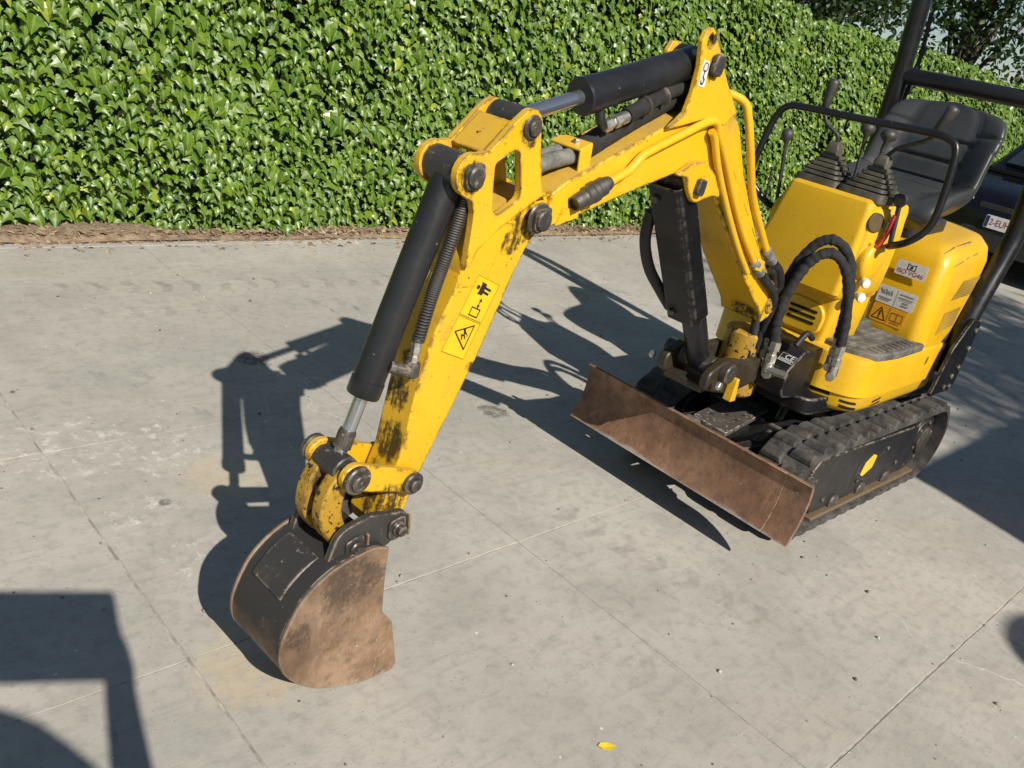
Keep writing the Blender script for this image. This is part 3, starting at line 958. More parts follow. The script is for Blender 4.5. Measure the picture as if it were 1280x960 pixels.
# ------------------------------------------------------------------ tracks
TR = .160; TC0 = (2.615, .180); TC1 = (3.615, .180)
def track_path(s):
    """closed stadium of radius TR: returns x, z, tangent angle; s in metres"""
    L = TC1[0] - TC0[0]; per = 2 * L + 2 * math.pi * TR
    s %= per
    if s < L: return TC0[0] + s, TC0[1] + TR, 0.
    s -= L
    if s < math.pi * TR:
        a = math.pi / 2 - s / TR
        return TC1[0] + TR * math.cos(a), TC1[1] + TR * math.sin(a), -s / TR
    s -= math.pi * TR
    if s < L: return TC1[0] - s, TC1[1] - TR, -math.pi
    s -= L
    a = -math.pi / 2 - s / TR
    return TC0[0] + TR * math.cos(a), TC0[1] + TR * math.sin(a), -math.pi - s / TR
PER = 2 * (TC1[0] - TC0[0]) + 2 * math.pi * TR
bm = bmesh.new()
def lug_mesh():
    b = bmesh.new()
    lo = [(-.027, -.040), (.027, -.036), (.027, .036), (-.027, .040)]
    hi = [(-.015, -.036), (.015, -.034), (.015, .031), (-.015, .035)]
    rings = [[Vector((x, y, -.004)) for x, y in lo], [Vector((x * .92, y, .006)) for x, y in lo], [Vector((x, y, .0180)) for x, y in hi]]
    add_rings(b, rings)
    me = bpy.data.meshes.new('lug')
    bmesh.ops.recalc_face_normals(b, faces=b.faces)
    bmesh.ops.bevel(b, geom=b.edges[:], offset=.0022, segments=1, affect='EDGES')
    b.to_mesh(me); b.free()
    me.materials.append(M['rubber'])
    return me
LUG = lug_mesh()
for ya, yb, lab in ((.955, 1.125, 'near'), (1.485, 1.655, 'far')):
    bm = bmesh.new()
    n = 150
    rings = []
    for i in range(n):
        x, z, a = track_path(PER * i / n)
        nx_, nz_ = -math.sin(a), math.cos(a)
        th = .022
        sec = [(ya, .0), (ya + .006, .003), (yb - .006, .003), (yb, 0), (yb, -th * .8), (yb - .02, -th), (ya + .02, -th), (ya, -th * .8)]
        rings.append([bm.verts.new((x + nx_ * d, y, z + nz_ * d)) for y, d in sec])
    for i in range(n):
        A, B = rings[i], rings[(i + 1) % n]
        for q in range(8):
            bm.faces.new((A[q], A[(q+1) % 8], B[(q+1) % 8], B[q]))
    tk = finish(bm, 'track', M['rubber'], EX, smooth=50)
    nl = 38
    for row in (0, 1):
        yy = ya + .0415 if row == 0 else yb - .0415
        for q in range(nl):
            x, z, a = track_path(PER * (q + (.5 if row else 0)) / nl)
            o = bpy.data.objects.new('lug', LUG)
            C.objects.link(o)
            o.parent = tk
            mm = Matrix.Translation((x - 3.0, yy - 1.305, z)) @ Matrix.Rotation(-a, 4, 'Y')
            if row == 0:
                mm = mm @ Matrix.Scale(-1, 4, (0, 1, 0)) 
            o.matrix_basis = mm
    sg = 1 if ya < 1.3 else -1                      # outer side
    yo = ya if sg > 0 else yb
    def Y(d): return yo + sg * d
    bm = bmesh.new()
    poly = round_poly([(2.74, .055, .02), (3.575, .060, .02), (3.525, .265, .02), (2.68, .285, .03), (2.62, .235, .03)], 4)
    add_plate(bm, poly, lambda a, b, d: Vector((a, Y(d), b)), .032, .135)
    fr = finish(bm, 'track_frame', M['worn_black'], EX, bevel=.004)
    bm = bmesh.new()
    add_box(bm, (2.72, min(Y(.012), Y(.12)), .040), (3.60, max(Y(.012), Y(.12)), .054))
    finish(bm, 'ledge', M['bronze'], fr, bevel=.004)
    for xb in (2.90, 3.12, 3.34):
        bm = bmesh.new()
        add_cyl(bm, (xb, Y(.022), .065), (xb, Y(.14), .065), .034, n=18, cham=.004)
        finish(bm, 'roller', M['dark_metal'], fr)
    for xb, zb in ((3.06, .115), (3.13, .085), (3.40, .12), (3.25, .215), (2.80, .10)):
        bm = bmesh.new(); hexbolt(bm, (xb, Y(.032), zb), (0, -sg, 0), .0085, .007)
        finish(bm, 'bolt', M['dark_metal'], fr, smooth=30)
    if sg > 0:
        bm = bmesh.new()
        add_plate(bm, round_poly([(3.072, .138, .006), (3.10, .126, .006), (3.165, .150, .008), (3.172, .200, .008), (3.135, .212, .006), (3.085, .186, .006)], 3), lambda a, b, d: Vector((a, Y(.0318) - d, b)), 0, .0012)
        finish(bm, 'sticker', M['label_yellow'], fr)
        bm = bmesh.new()
        add_plate(bm, [(3.012, .095), (3.016, .095), (3.026, .21), (3.022, .21)], lambda a, b, d: Vector((a, Y(.0325) - d, b)), 0, .001)
        finish(bm, 'panel_seam', M['hole'], fr)
    for cx, nm in ((TC1[0], 'sprocket'), (TC0[0], 'idler')):
        bm = bmesh.new()
        p = [(0, .05), (.0, .085), (.012, .095), (.014, .125), (.06, .132), (.085, .132), (.09, .05)]
        lathe(bm, (cx, Y(.035), .18), (0, sg, 0), p, 30)
        wob = finish(bm, nm, M['worn_black'], EX)
        bm = bmesh.new()
        lathe(bm, (cx, Y(.045), .18), (0, -sg, 0), [(0, .06), (.02, .058), (.026, .045), (.026, .001)], 22)
        finish(bm, 'hub_cap', M['dark_metal'], wob)
        for q in range(6):
            aa = q * math.pi / 3 + .3
            bm = bmesh.new(); hexbolt(bm, (cx + .075 * math.cos(aa), Y(.036), .18 + .075 * math.sin(aa)), (0, -sg, 0), .008, .008)
            finish(bm, 'bolt', M['dark_metal'], wob, smooth=30)

# ------------------------------------------------------------------ undercarriage, blade
bm = bmesh.new()
add_plate(bm, round_poly([(2.72, 1.12, .02), (3.50, 1.12, .02), (3.50, 1.49, .02), (2.72, 1.49, .02)]), lambda a, b, d: Vector((a, b, d)), .11, .30)
finish(bm, 'undercarriage', M['worn_black'], EX, bevel=.008)
bm = bmesh.new()
add_cyl(bm, (3.10, 1.305, .295), (3.10, 1.305, .425), .20, n=40, cham=.01)
finish(bm, 'swing_bearing', M['dark_metal'], EX)
bm = bmesh.new()
for yy in (1.19, 1.42):
    add_plate(bm, round_poly([(2.352, .20, .01), (2.74, .12, .02), (2.80, .17, .02), (2.80, .25, .02), (2.352, .285, .01)], 3), lambda a, b, d, yy=yy: Vector((a, yy + d, b)), -.022, .022)
finish(bm, 'blade_arm', M['worn_black'], EX, bevel=.005)
bm = bmesh.new()
q = [(2.47, 1.245), (2.81, 1.285), (2.815, 1.425), (2.475, 1.39)]
add_plate(bm, round_poly([(a, b, .012) for a, b in q], 3), lambda a, b, d: Vector((a, b, d + (a - 2.6) * .04)), .285, .300)
cover = finish(bm, 'cover_plate', M['dusty_steel'], EX, bevel=.002)
for p in ((2.55, 1.36), (2.60, 1.33), (2.66, 1.30), (2.60, 1.29), (2.72, 1.38)):
    bm = bmesh.new(); add_cyl(bm, (p[0], p[1], .292), (p[0], p[1], .3008 + (p[0] - 2.6) * .04), .0075, n=12)
    finish(bm, 'bolt_hole', M['hole'], cover)
bm = bmesh.new(); add_tube(bm, [(2.60, 1.20, .255), (2.72, 1.215, .262), (2.80, 1.235, .30), (2.88, 1.26, .335), (2.95, 1.28, .34)], .014, 12)
finish(bm, 'hydraulic_pipe', M['zinc'], EX)
bm = bmesh.new(); add_tube(bm, [(2.42, 1.27, .27), (2.50, 1.235, .245), (2.60, 1.20, .235), (2.66, 1.215, .262)], .007, 10)
finish(bm, 'brake_line', M['grey_hose'], EX)
bm = bmesh.new(); lathe(bm, (2.42, 1.335, .27), (0, 1, 0), [(0, .03), (.005, .042), (.04, .042), (.045, .03)], 20)
finish(bm, 'pivot_collar', M['zinc'], EX)
bm = bmesh.new(); add_cyl(bm, (2.36, 1.31, .25), (2.78, 1.33, .235), .035, n=20, cham=.004)
finish(bm, 'blade_cylinder', M['black_tube'], EX)

def blade_piece(y0, y1, name, parent):
    bm = bmesh.new()
    prof = [(2.316, .343), (2.326, .327), (2.3315, .302), (2.332, .270), (2.328, .238), (2.3195, .206), (2.308, .178), (2.296, .157), (2.286, .143)]
    back = [(x + .013, z + .002) for x, z in reversed(prof)]
    ns = max(2, int((y1 - y0) / .08) + 1)
    rings = []
    for i in range(ns):
        y = y0 + (y1 - y0) * i / (ns - 1)
        rings.append([Vector((x, y, z)) for x, z in prof + back])
    add_rings(bm, rings)
    return finish(bm, name, M['rust_blade'], parent, bevel=.0012, smooth=35)
blade = blade_piece(.9417, 1.6823, 'blade', EX)
blade_piece(.853, .9403, 'blade_extension', blade)
blade_piece(1.6837, 1.758, 'blade_extension', blade)
bm = bmesh.new()
for yy in (1.10, 1.305, 1.51):
    add_plate(bm, [(2.345, .16), (2.352, .33), (2.40, .26), (2.40, .20)], lambda a, b, d, yy=yy: Vector((a, yy + d, b)), -.006, .006)
finish(bm, 'blade_rib', M['rust_blade'], blade, bevel=.002)

# ------------------------------------------------------------------ upper structure
def ring3(corners, z, zf=None, seg=6):
    return [Vector((a, b, z if zf is None else zf(a, b))) for a, b in round_poly(corners, seg)]

bm = bmesh.new()
add_plate(bm, round_poly([(2.66, 1.10, .05), (3.60, 1.00, .08), (3.66, 1.15, .1), (3.66, 1.46, .1), (3.60, 1.61, .08), (2.70, 1.56, .06)]), lambda a, b, d: Vector((a, b, d)), .395, .455)
finish(bm, 'deck_plate', M['black_steel'], EX, bevel=.006)

def skirt_ring(z, ins, top=False):
    return ring3([(2.745 + ins, 1.13 + ins, .05), (2.80 + ins, 1.0 + ins, .12), (3.00, .994 + ins, .6), (3.46, 1.0 + ins, .02), (3.52, 1.02 + ins, .02), (3.52, 1.59 - ins, .05), (2.80 + ins, 1.60 - ins, .12), (2.745 + ins, 1.5, .05)], z, None, 6)
bm = bmesh.new()
add_rings(bm, [skirt_ring(.405, .045), skirt_ring(.415, .026), skirt_ring(.437, .013), skirt_ring(.474, .008), skirt_ring(.4785, .0065), skirt_ring(.482, .0), skirt_ring(.60, .0), skirt_ring(.613, .002), skirt_ring(.620, .010)])
skirt = finish(bm, 'side_skirt', M['yellow'], EX, smooth=35)
def slot(parent, pts, depth, nrm, name='vent_slot'):
    """dark slot laid in a panel; pts 3D corner loop"""
    bm = bmesh.new()
    nrm = V(nrm).normalized()
    a = [bm.verts.new(V(p) + nrm * .0015) for p in pts]; b = [bm.verts.new(V(p) - nrm * depth) for p in pts]
    bm.faces.new(a); bm.faces.new(b[::-1])
    for i in range(len(a)):
        bm.faces.new((a[i], b[i], b[(i+1) % len(a)], a[(i+1) % len(a)]))
    return finish(bm, name, M['hole'], parent, smooth=0)
from mathutils.bvhtree import BVHTree
def patch_on(o, P, nrm, name, mt, nu=8, nv=2, lift=.0012):
    """thin patch draped on a panel: P = four corners (top-left, top-right, bottom-right, bottom-left)"""
    base_ = Vector((0, 0, 0)); p_ = o
    while p_ is not None: base_ += Vector(p_.location); p_ = p_.parent
    bt = BVHTree.FromPolygons([v.co + base_ for v in o.data.vertices], [list(f.vertices) for f in o.data.polygons])
    nrm = V(nrm).normalized(); A, B, D, E2 = [V(p) for p in P]
    bm = bmesh.new(); g = []
    for i in range(nu + 1):
        row = []
        for j in range(nv + 1):
            p = A.lerp(B, i / nu).lerp(E2.lerp(D, i / nu), j / nv)
            hit = bt.ray_cast(p + nrm * .06, -nrm, .14)
            q = hit[0] + hit[1] * lift * (1 if hit[1].dot(nrm) > 0 else -1) if hit[0] is not None else p
            row.append(bm.verts.new(q))
        g.append(row)
    for i in range(nu):
        for j in range(nv): bm.faces.new((g[i][j], g[i+1][j], g[i+1][j+1], g[i][j+1]))
    return finish(bm, name, mt, o, smooth=60)
# slots at the skirt's front corner and side (bottom band)
N1 = (-.55, -.80, -.25)
patch_on(skirt, [(2.789, 1.0496, .4625), (2.838, 1.0122, .4580), (2.846, 1.0121, .4475), (2.792, 1.0503, .4525)], N1, 'vent_slot', M['hole'])
patch_on(skirt, [(2.796, 1.0489, .4440), (2.853, 1.0141, .4370), (2.868, 1.020, .4230), (2.801, 1.0513, .4330)], N1, 'vent_slot', M['hole'])
patch_on(skirt, [(2.955, 1.003, .452), (3.015, 1.0035, .462), (3.020, 1.004, .454), (2.96, 1.004, .443)], (0, -1, -.2), 'vent_slot', M['hole'])
patch_on(skirt, [(2.962, 1.003, .435), (3.022, 1.0035, .445), (3.027, 1.004, .437), (2.967, 1.004, .426)], (0, -1, -.2), 'vent_slot', M['hole'])
patch_on(skirt, [(2.745, 1.19, .482), (2.768, 1.086, .478), (2.771, 1.083, .464), (2.747, 1.19, .467)], (-1, -.2, -.1), 'vent_slot', M['hole'])
patch_on(skirt, [(2.750, 1.165, .458), (2.773, 1.084, .456), (2.777, 1.083, .442), (2.753, 1.155, .443)], (-1, -.2, -.2), 'vent_slot', M['hole'])
patch_on(skirt, [(3.302, .9965, .577), (3.316, .9967, .586), (3.311, .9968, .558), (3.298, .9966, .552)], (0, -1, 0), 'vent_slot', M['hole'])
# rubber step on the skirt
bm = bmesh.new()
poly = round_poly([(2.785, 1.10, .03), (2.84, 1.003, .05), (3.0, .992, .3), (3.235, 1.0, .01), (3.16, 1.27, .01), (2.80, 1.25, .02)], 5)
add_plate(bm, poly, lambda a, b, d: Vector((a, b, d)), .612, .640)
step = finish(bm, 'step_mat', M['step'], EX, bevel=.006)
for i in range(9):
    x = 2.86 + i * .038
    bm = bmesh.new(); add_box(bm, (x, 1.012, .638), (x + .02, 1.05, .6445)); finish(bm, 'tread_block', M['step'], step, bevel=.002)
for i in range(5):
    y = 1.065 + i * .034
    bm = bmesh.new(); add_box(bm, (2.83, y, .638), (3.17, y + .014, .6435)); finish(bm, 'tread_bar', M['step'], step, bevel=.002)

# seat base (engine cowl)
def cowl_ring(z, xf, xr, yn, yf, rf=.06, rr=.16, slope=0.):
    return ring3([(xf, yn + .02, rf), (xf + .06, yn, .05), (xr - .10, yn + .004, rr), (xr, yn + .14, rr), (xr, yf - .14, rr), (xr - .10, yf, rr), (xf, yf, rf)], z, (lambda a, b: z + slope * (a - xf)) if slope else None, 6)
bm = bmesh.new()
add_rings(bm, [cowl_ring(.622, 3.200, 3.60, 1.012, 1.60), cowl_ring(.66, 3.192, 3.64, 1.010, 1.60), cowl_ring(.80, 3.195, 3.715, 1.012, 1.598), cowl_ring(.920, 3.212, 3.74, 1.017, 1.594, slope=.04),
    cowl_ring(.958, 3.228, 3.732, 1.030, 1.58, slope=.07), cowl_ring(.982, 3.255, 3.710, 1.055, 1.555, slope=.09), cowl_ring(.993, 3.30, 3.67, 1.10, 1.51, slope=.09)])
cowl = finish(bm, 'seat_base', M['yellow'], EX, smooth=40)
M['mesh'] = (lambda t: (t.bump(t.vor(150, rand=0), 1., .004), t.done(t.mix(t.ramp(t.vor(150, rand=0), .25, .5), (.10, .07, .015), (.40, .24, .03)), .6, 0))[1])(NT('grille_mesh'))
for P in ([(3.335, 1.01, .748), (3.485, 1.01, .764), (3.478, 1.01, .690), (3.325, 1.01, .664)], [(3.405, 1.01, .868), (3.565, 1.01, .884), (3.560, 1.01, .812), (3.345, 1.01, .795)]):
    patch_on(cowl, P, (0, -1, 0), 'grille', M['mesh'], 10, 4, .0015)
# rusty scratches on the shoulder
for P in ([(3.235, 1.060, .962), (3.30, 1.058, .985)], [(3.30, 1.058, .985), (3.46, 1.064, 1.0)], [(3.385, 1.056, .994), (3.378, 1.040, .979)], [(3.26, 1.022, .925), (3.34, 1.022, .945)], [(3.36, 1.024, .950), (3.40, 1.025, .957)], [(3.42, 1.026, .960), (3.475, 1.03, .967)], [(3.43, 1.064, .999), (3.428, 1.050, .988)]):
    a_, b_ = V(P[0]), V(P[1]); d_ = (b_ - a_).normalized().cross(Vector((-.1, -.75, .65))).normalized() * .0028
    patch_on(cowl, [a_ + d_ * .5, b_ + d_, b_ - d_, a_ - d_ * .4], (-.1, -.75, .65), 'scratch', M['rust_blade'], 6, 1, .0008)

def decal(parent, name, o, x, y, w, h, mt, r=.006, th=.0012):
    """sticker with corner o at top-left; x right, y up"""
    o = V(o); x = V(x).normalized(); y = V(y).normalized(); z = x.cross(y)
    bm = bmesh.new()
    add_plate(bm, round_poly([(0, -h, r), (w, -h, r), (w, 0, r), (0, 0, r)], 3), lambda a, b, d: o + x * a + y * b + z * d, 0, th)
    return finish(bm, name, mt, parent, smooth=30)
def strokes(parent, name, o, x, y, lines, mt, lift=.0016, polys=()):
    """printed line art: [(ax, ay, bx, by, width)] in sticker coordinates"""
    o = V(o); x = V(x).normalized(); y = V(y).normalized(); z = x.cross(y)
    bm = bmesh.new()
    P = lambda a, b, l: o + x * a + y * b + z * l
    k = 0
    for ax, ay, bx, by, wd in lines:
        d = Vector((bx - ax, by - ay)); n_ = Vector((-d.y, d.x)).normalized() * wd / 2
        e = d.normalized() * wd * .4
        k += 1
        bm.faces.new([bm.verts.new(P(*q, lift + .00004 * k)) for q in ((ax - e.x + n_.x, ay - e.y + n_.y), (ax - e.x - n_.x, ay - e.y - n_.y), (bx + e.x - n_.x, by + e.y - n_.y), (bx + e.x + n_.x, by + e.y + n_.y))])
    for pl in polys:
        k += 1
        bm.faces.new([bm.verts.new(P(a, b, lift + .00004 * k)) for a, b in pl])
    return finish(bm, name, mt, parent, smooth=0)
# stickers on the seat base front (facing -X; right in the picture is -Y)
RX = (0, -1, 0); RZ = (0, 0, 1)
fx = 3.190
decal(cowl, 'oil_sticker', (fx, 1.187, .905), RX, RZ, .112, .054, M['label_white'])
text_mesh('ISO VG46', .0235, 'sticker_lettering', M['red_print'], cowl, Vector((fx - .0012, 1.131, .866)), RX, RZ, .0006)
strokes(cowl, 'drop_pictogram', (fx - .0012, 1.131, .890), RX, RZ, [(-.014, -.012, .014, -.012, .0025), (-.014, -.012, -.014, .009, .0025), (.014, -.012, .014, .009, .0025), (-.014, .009, -.005, .004, .0025), (.014, .009, .005, .004, .0025), (-.005, .004, .005, .004, .0025)], M['print_black'], .0006, [circle2((0, -.004), .005, 10)])
decal(cowl, 'instruction_sticker', (fx, 1.215, .800), RX, RZ, .142, .066, M['label_white'])
L = [(.071, -.004, .071, -.062, .0016)]
for i in range(5): L.append((.010 + i * .010, -.014 - .004 * (i % 2), .018 + i * .009, -.030, .004))
L += [(.012, -.045, .058, -.045, .0035), (.016, -.052, .05, -.052, .003), (.082, -.014, .130, -.014, .004), (.082, -.026, .132, -.026, .003), (.086, -.033, .128, -.033, .002), (.10, -.042, .118, -.042, .005), (.098, -.052, .122, -.052, .004)]
strokes(cowl, 'instruction_print', (fx - .0012, 1.215, .800), RX, RZ, L, M['print_grey'], .0006)
decal(cowl, 'warning_sticker', (fx, 1.213, .731), RX, RZ, .128, .066, M['label_orange'])
strokes(cowl, 'warning_print', (fx - .0012, 1.213, .731), RX, RZ, [(.008, -.056, .058, -.056, .0032), (.008, -.056, .033, -.012, .0032), (.058, -.056, .033, -.012, .0032), (.033, -.026, .033, -.043, .005), (.033, -.049, .033, -.0505, .005), (.064, -.004, .064, -.062, .0015),
    (.074, -.018, .118, -.018, .002), (.074, -.046, .118, -.046, .002), (.074, -.018, .074, -.046, .002), (.118, -.018, .118, -.046, .002), (.096, -.018, .096, -.046, .002), (.080, -.054, .112, -.054, .002)], M['print_black'], .0006)

# ------------------------------------------------------------------ control console
def cons_ring(z, xf, xr, yn, yf, r=.02, fr=None):
    return ring3([(xf, yn, r), (xr, yn - .02, r), (xr, yf, r), (xf, yf, r)], z, None, 5)
bm = bmesh.new()
add_rings(bm, [cons_ring(.785, 2.722, 2.98, 1.165, 1.505), cons_ring(.80, 2.708, 2.98, 1.155, 1.513), cons_ring(.90, 2.710, 2.98, 1.152, 1.493), cons_ring(1.00, 2.713, 2.985, 1.150, 1.470), cons_ring(1.085, 2.716, 2.985, 1.150, 1.452), cons_ring(1.105, 2.720, 2.98, 1.154, 1.448), cons_ring(1.115, 2.732, 2.97, 1.166, 1.436)])
console = finish(bm, 'control_console', M['yellow'], EX, smooth=35, bevel=.0)
bm = bmesh.new()
add_rings(bm, [cons_ring(.56, 2.80, 2.99, 1.20, 1.45, .03), cons_ring(.60, 2.775, 2.99, 1.175, 1.47, .03), cons_ring(.74, 2.768, 2.99, 1.165, 1.49, .03), cons_ring(.79, 2.76, 2.99, 1.165, 1.50, .03)])
lower = finish(bm, 'console_base', M['yellow'], EX, smooth=35)
bm = bmesh.new()
add_plate(bm, round_poly([(1.335, .635, .02), (1.195, .640, .03), (1.185, .745, .05), (1.325, .75, .02)], 5), lambda a, b, d: Vector((2.7625 + d, a, b)), -.006, .02)
vent = finish(bm, 'vent_panel', M['yellow'], lower, bevel=.004)
for i in range(3):
    z0 = .668 + i * .020
    bm = bmesh.new()
    add_plate(bm, round_poly([(1.318, z0, .004), (1.215, z0 + .002, .004), (1.215, z0 + .012, .004), (1.318, z0 + .010, .004)], 3), lambda a, b, d: Vector((2.7555 + d, a, b)), -.0005, .004)
    finish(bm, 'vent_slot', M['hole'], lower)
# side pods with hollow
def pod(yc_, sg, name):
    bm = bmesh.new()
    prof = [(-.01, .052), (.006, .056), (.016, .055), (.024, .050), (.030, .040), (.033, .02)]
    rings = []
    for t, r in prof:
        rings.append([Vector((2.80 + r * 1.25 * math.cos(a), yc_ + sg * t, (.925 if sg < 0 else .985) + r * 1.25 * math.sin(a))) for a in [2*math.pi*i/28 for i in range(28)]])
    add_rings(bm, rings)
    return finish(bm, name, M['yellow'], console, smooth=60)
pod(1.135, -1, 'side_pod')
pod(1.465, 1, 'side_pod')
bm = bmesh.new()
sec = [(2.735, 1.145), (2.80, 1.115), (2.95, 1.115), (2.98, 1.15)]
rings = []
for z, ins in ((.80, .02), (.82, .004), (.90, 0), (1.02, 0), (1.075, .004), (1.095, .02)):
    rings.append(ring3([(2.722 + ins, 1.17, .012), (2.738 + ins, 1.138 + ins, .02), (2.80, 1.112 + ins, .03), (2.95 - ins, 1.115 + ins, .03), (2.97 - ins, 1.17, .01)], z, None, 5))
add_rings(bm, rings)
finish(bm, 'side_panel', M['yellow'], console, smooth=45)
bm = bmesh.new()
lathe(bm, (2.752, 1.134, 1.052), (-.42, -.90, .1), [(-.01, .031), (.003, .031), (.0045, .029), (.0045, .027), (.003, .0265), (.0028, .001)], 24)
finish(bm, 'hollow_shade_disc', flat('hollow_shade_brown', (.085, .055, .020), .7), console, smooth=60)  # flat disc in dark brown, painting the shade inside a hollow
bm = bmesh.new()
for d in (0, .018):
    add_box(bm, (2.785 + d*.6, 1.100, 1.035 + d*.5), (2.80 + d*.6, 1.113, 1.062 + d*.5))
finish(bm, 'switch', M['label_white'], console, bevel=.002)
for p in ((2.76, 1.098, .862), (2.77, 1.10, .812)):
    bm = bmesh.new(); lathe(bm, p, (-.5, -.8, 0), [(-.02, .012), (.0, .017), (.006, .014), (.008, .001)], 16)
    finish(bm, 'white_knob', M['label_white'], console)
# grey inner floor wall between console and seat base
bm = bmesh.new()
add_box(bm, (2.84, 1.20, .60), (3.20, 1.50, .66))
finish(bm, 'floor', M['step'], EX, bevel=.005)

# bellows and joysticks
def bellows(cx, cy, z0, lean, name='lever_boot'):
    bm = bmesh.new()
    rings = []
    nb = 6
    lv = [(0, 1.0)]
    for i in range(nb):
        t = i / nb
        s = 1 - .72 * (t + .5 / nb)
        lv += [(.018 + t * .088, 1 - .70 * t + .0), (.018 + t * .088 + .009, (1 - .70 * t) * .98), (.018 + t * .088 + .011, (1 - .70 * t) * .80 - .05), (.018 + t * .088 + .0145, (1 - .70 * (t + 1 / nb)) * .93)]
    lv += [(.118, .30), (.137, .22), (.143, .13)]
    for h, s in lv:
        k = h / .14
        rings.append([Vector((cx + lean[0] * k + a * s, cy + lean[1] * k + b * s, z0 + h)) for a, b in round_poly([(-.075, -.078, .02), (.075, -.078, .02), (.075, .078, .02), (-.075, .078, .02)], 4)])
    add_rings(bm, rings)
    return finish(bm, name, M['boot'], EX, smooth=30)
def joystick(path, g0, g1, boot_):
    bm = bmesh.new(); add_tube(bm, path, .0068, 10)
    j = finish(bm, 'joystick', M['dull_black'], boot_ if False else EX)
    bm = bmesh.new()
    d = V(g1) - V(g0)
    L_ = d.length
    lathe(bm, g0, d, [(-.004, .008), (0, .013), (.02, .0135), (L_ * .55, .0165), (L_ * .85, .019), (L_ * .96, .0165), (L_, .008)], 18)
    finish(bm, 'grip', M['grip'], j, smooth=60)
b1 = bellows(2.815, 1.215, 1.108, (.01, -.005))
b2 = bellows(2.815, 1.372, 1.108, (.01, .012))
joystick([(2.825, 1.21, 1.235), (2.83, 1.20, 1.26), (2.81, 1.165, 1.285), (2.80, 1.10, 1.318), (2.80, 1.082, 1.335)], (2.80, 1.082, 1.338), (2.80, 1.050, 1.432), b1)
joystick([(2.825, 1.384, 1.235), (2.815, 1.384, 1.27), (2.80, 1.425, 1.298), (2.80, 1.447, 1.33), (2.80, 1.451, 1.345)], (2.80, 1.451, 1.338), (2.80, 1.448, 1.436), b2)
def knob_lever(p0, p1, rk, name='control_lever', shape='ball', mt='dull_black', rs=.006):
    bm = bmesh.new(); add_tube(bm, [p0, V(p0).lerp(V(p1), .5), p1], rs, 10)
    j = finish(bm, name, M[mt], EX)
    bm = bmesh.new()
    d = V(p1) - V(p0)
    if shape == 'ball':
        pr = [(-rk*.6, rk * .4), (-rk * .35, rk * .85), (0, rk), (rk*.4, rk*.95), (rk*.6, rk * .8), (rk*.72, rk*.3)]
    else:
        pr = [(-.05, rk*.3), (-.02, rk*.35), (-.005, rk), (.008, rk*1.05), (.02, rk*.8), (.024, rk*.2)]
    lathe(bm, p1, d, pr, 18)
    finish(bm, 'knob', M['grip'], j, smooth=60)
knob_lever((2.77, 1.497, 1.02), (2.75, 1.523, 1.232), .020, shape='T')
knob_lever((2.76, 1.535, 1.00), (2.75, 1.540, 1.118), .008, rs=.0035)
knob_lever((2.93, 1.325, 1.05), (2.95, 1.354, 1.305), .024, shape='T')
knob_lever((2.93, 1.285, 1.05), (2.95, 1.278, 1.300), .026, shape='T')
knob_lever((2.80, 1.085, .99), (2.80, 1.104, 1.130), .022, shape='T', rs=.008)
bm = bmesh.new(); add_tube(bm, [(2.77, 1.092, 1.088), (2.772, 1.094, 1.05), (2.775, 1.098, 1.02), (2.77, 1.108, .985), (2.762, 1.128, .972), (2.758, 1.136, .985)], .007, 10)
finish(bm, 'safety_hook', M['red_handle'], EX)
# guard rail in front of the operator
bm = bmesh.new()
add_tube(bm, [(2.84, 1.10, .985), (2.78, 1.075, .995), (2.75, 1.02, 1.025), (2.748, .978, 1.075), (2.748, .966, 1.14), (2.75, .972, 1.24), (2.75, .984, 1.315), (2.75, 1.012, 1.340), (2.75, 1.08, 1.346), (2.75, 1.3, 1.338), (2.75, 1.49, 1.332), (2.75, 1.555, 1.322), (2.75, 1.588, 1.28), (2.75, 1.604, 1.20), (2.75, 1.615, 1.10), (2.755, 1.595, 1.05), (2.79, 1.54, 1.0), (2.84, 1.50, .985)], .0115, 12, 6)
finish(bm, 'guard_rail', M['black_tube'], EX)

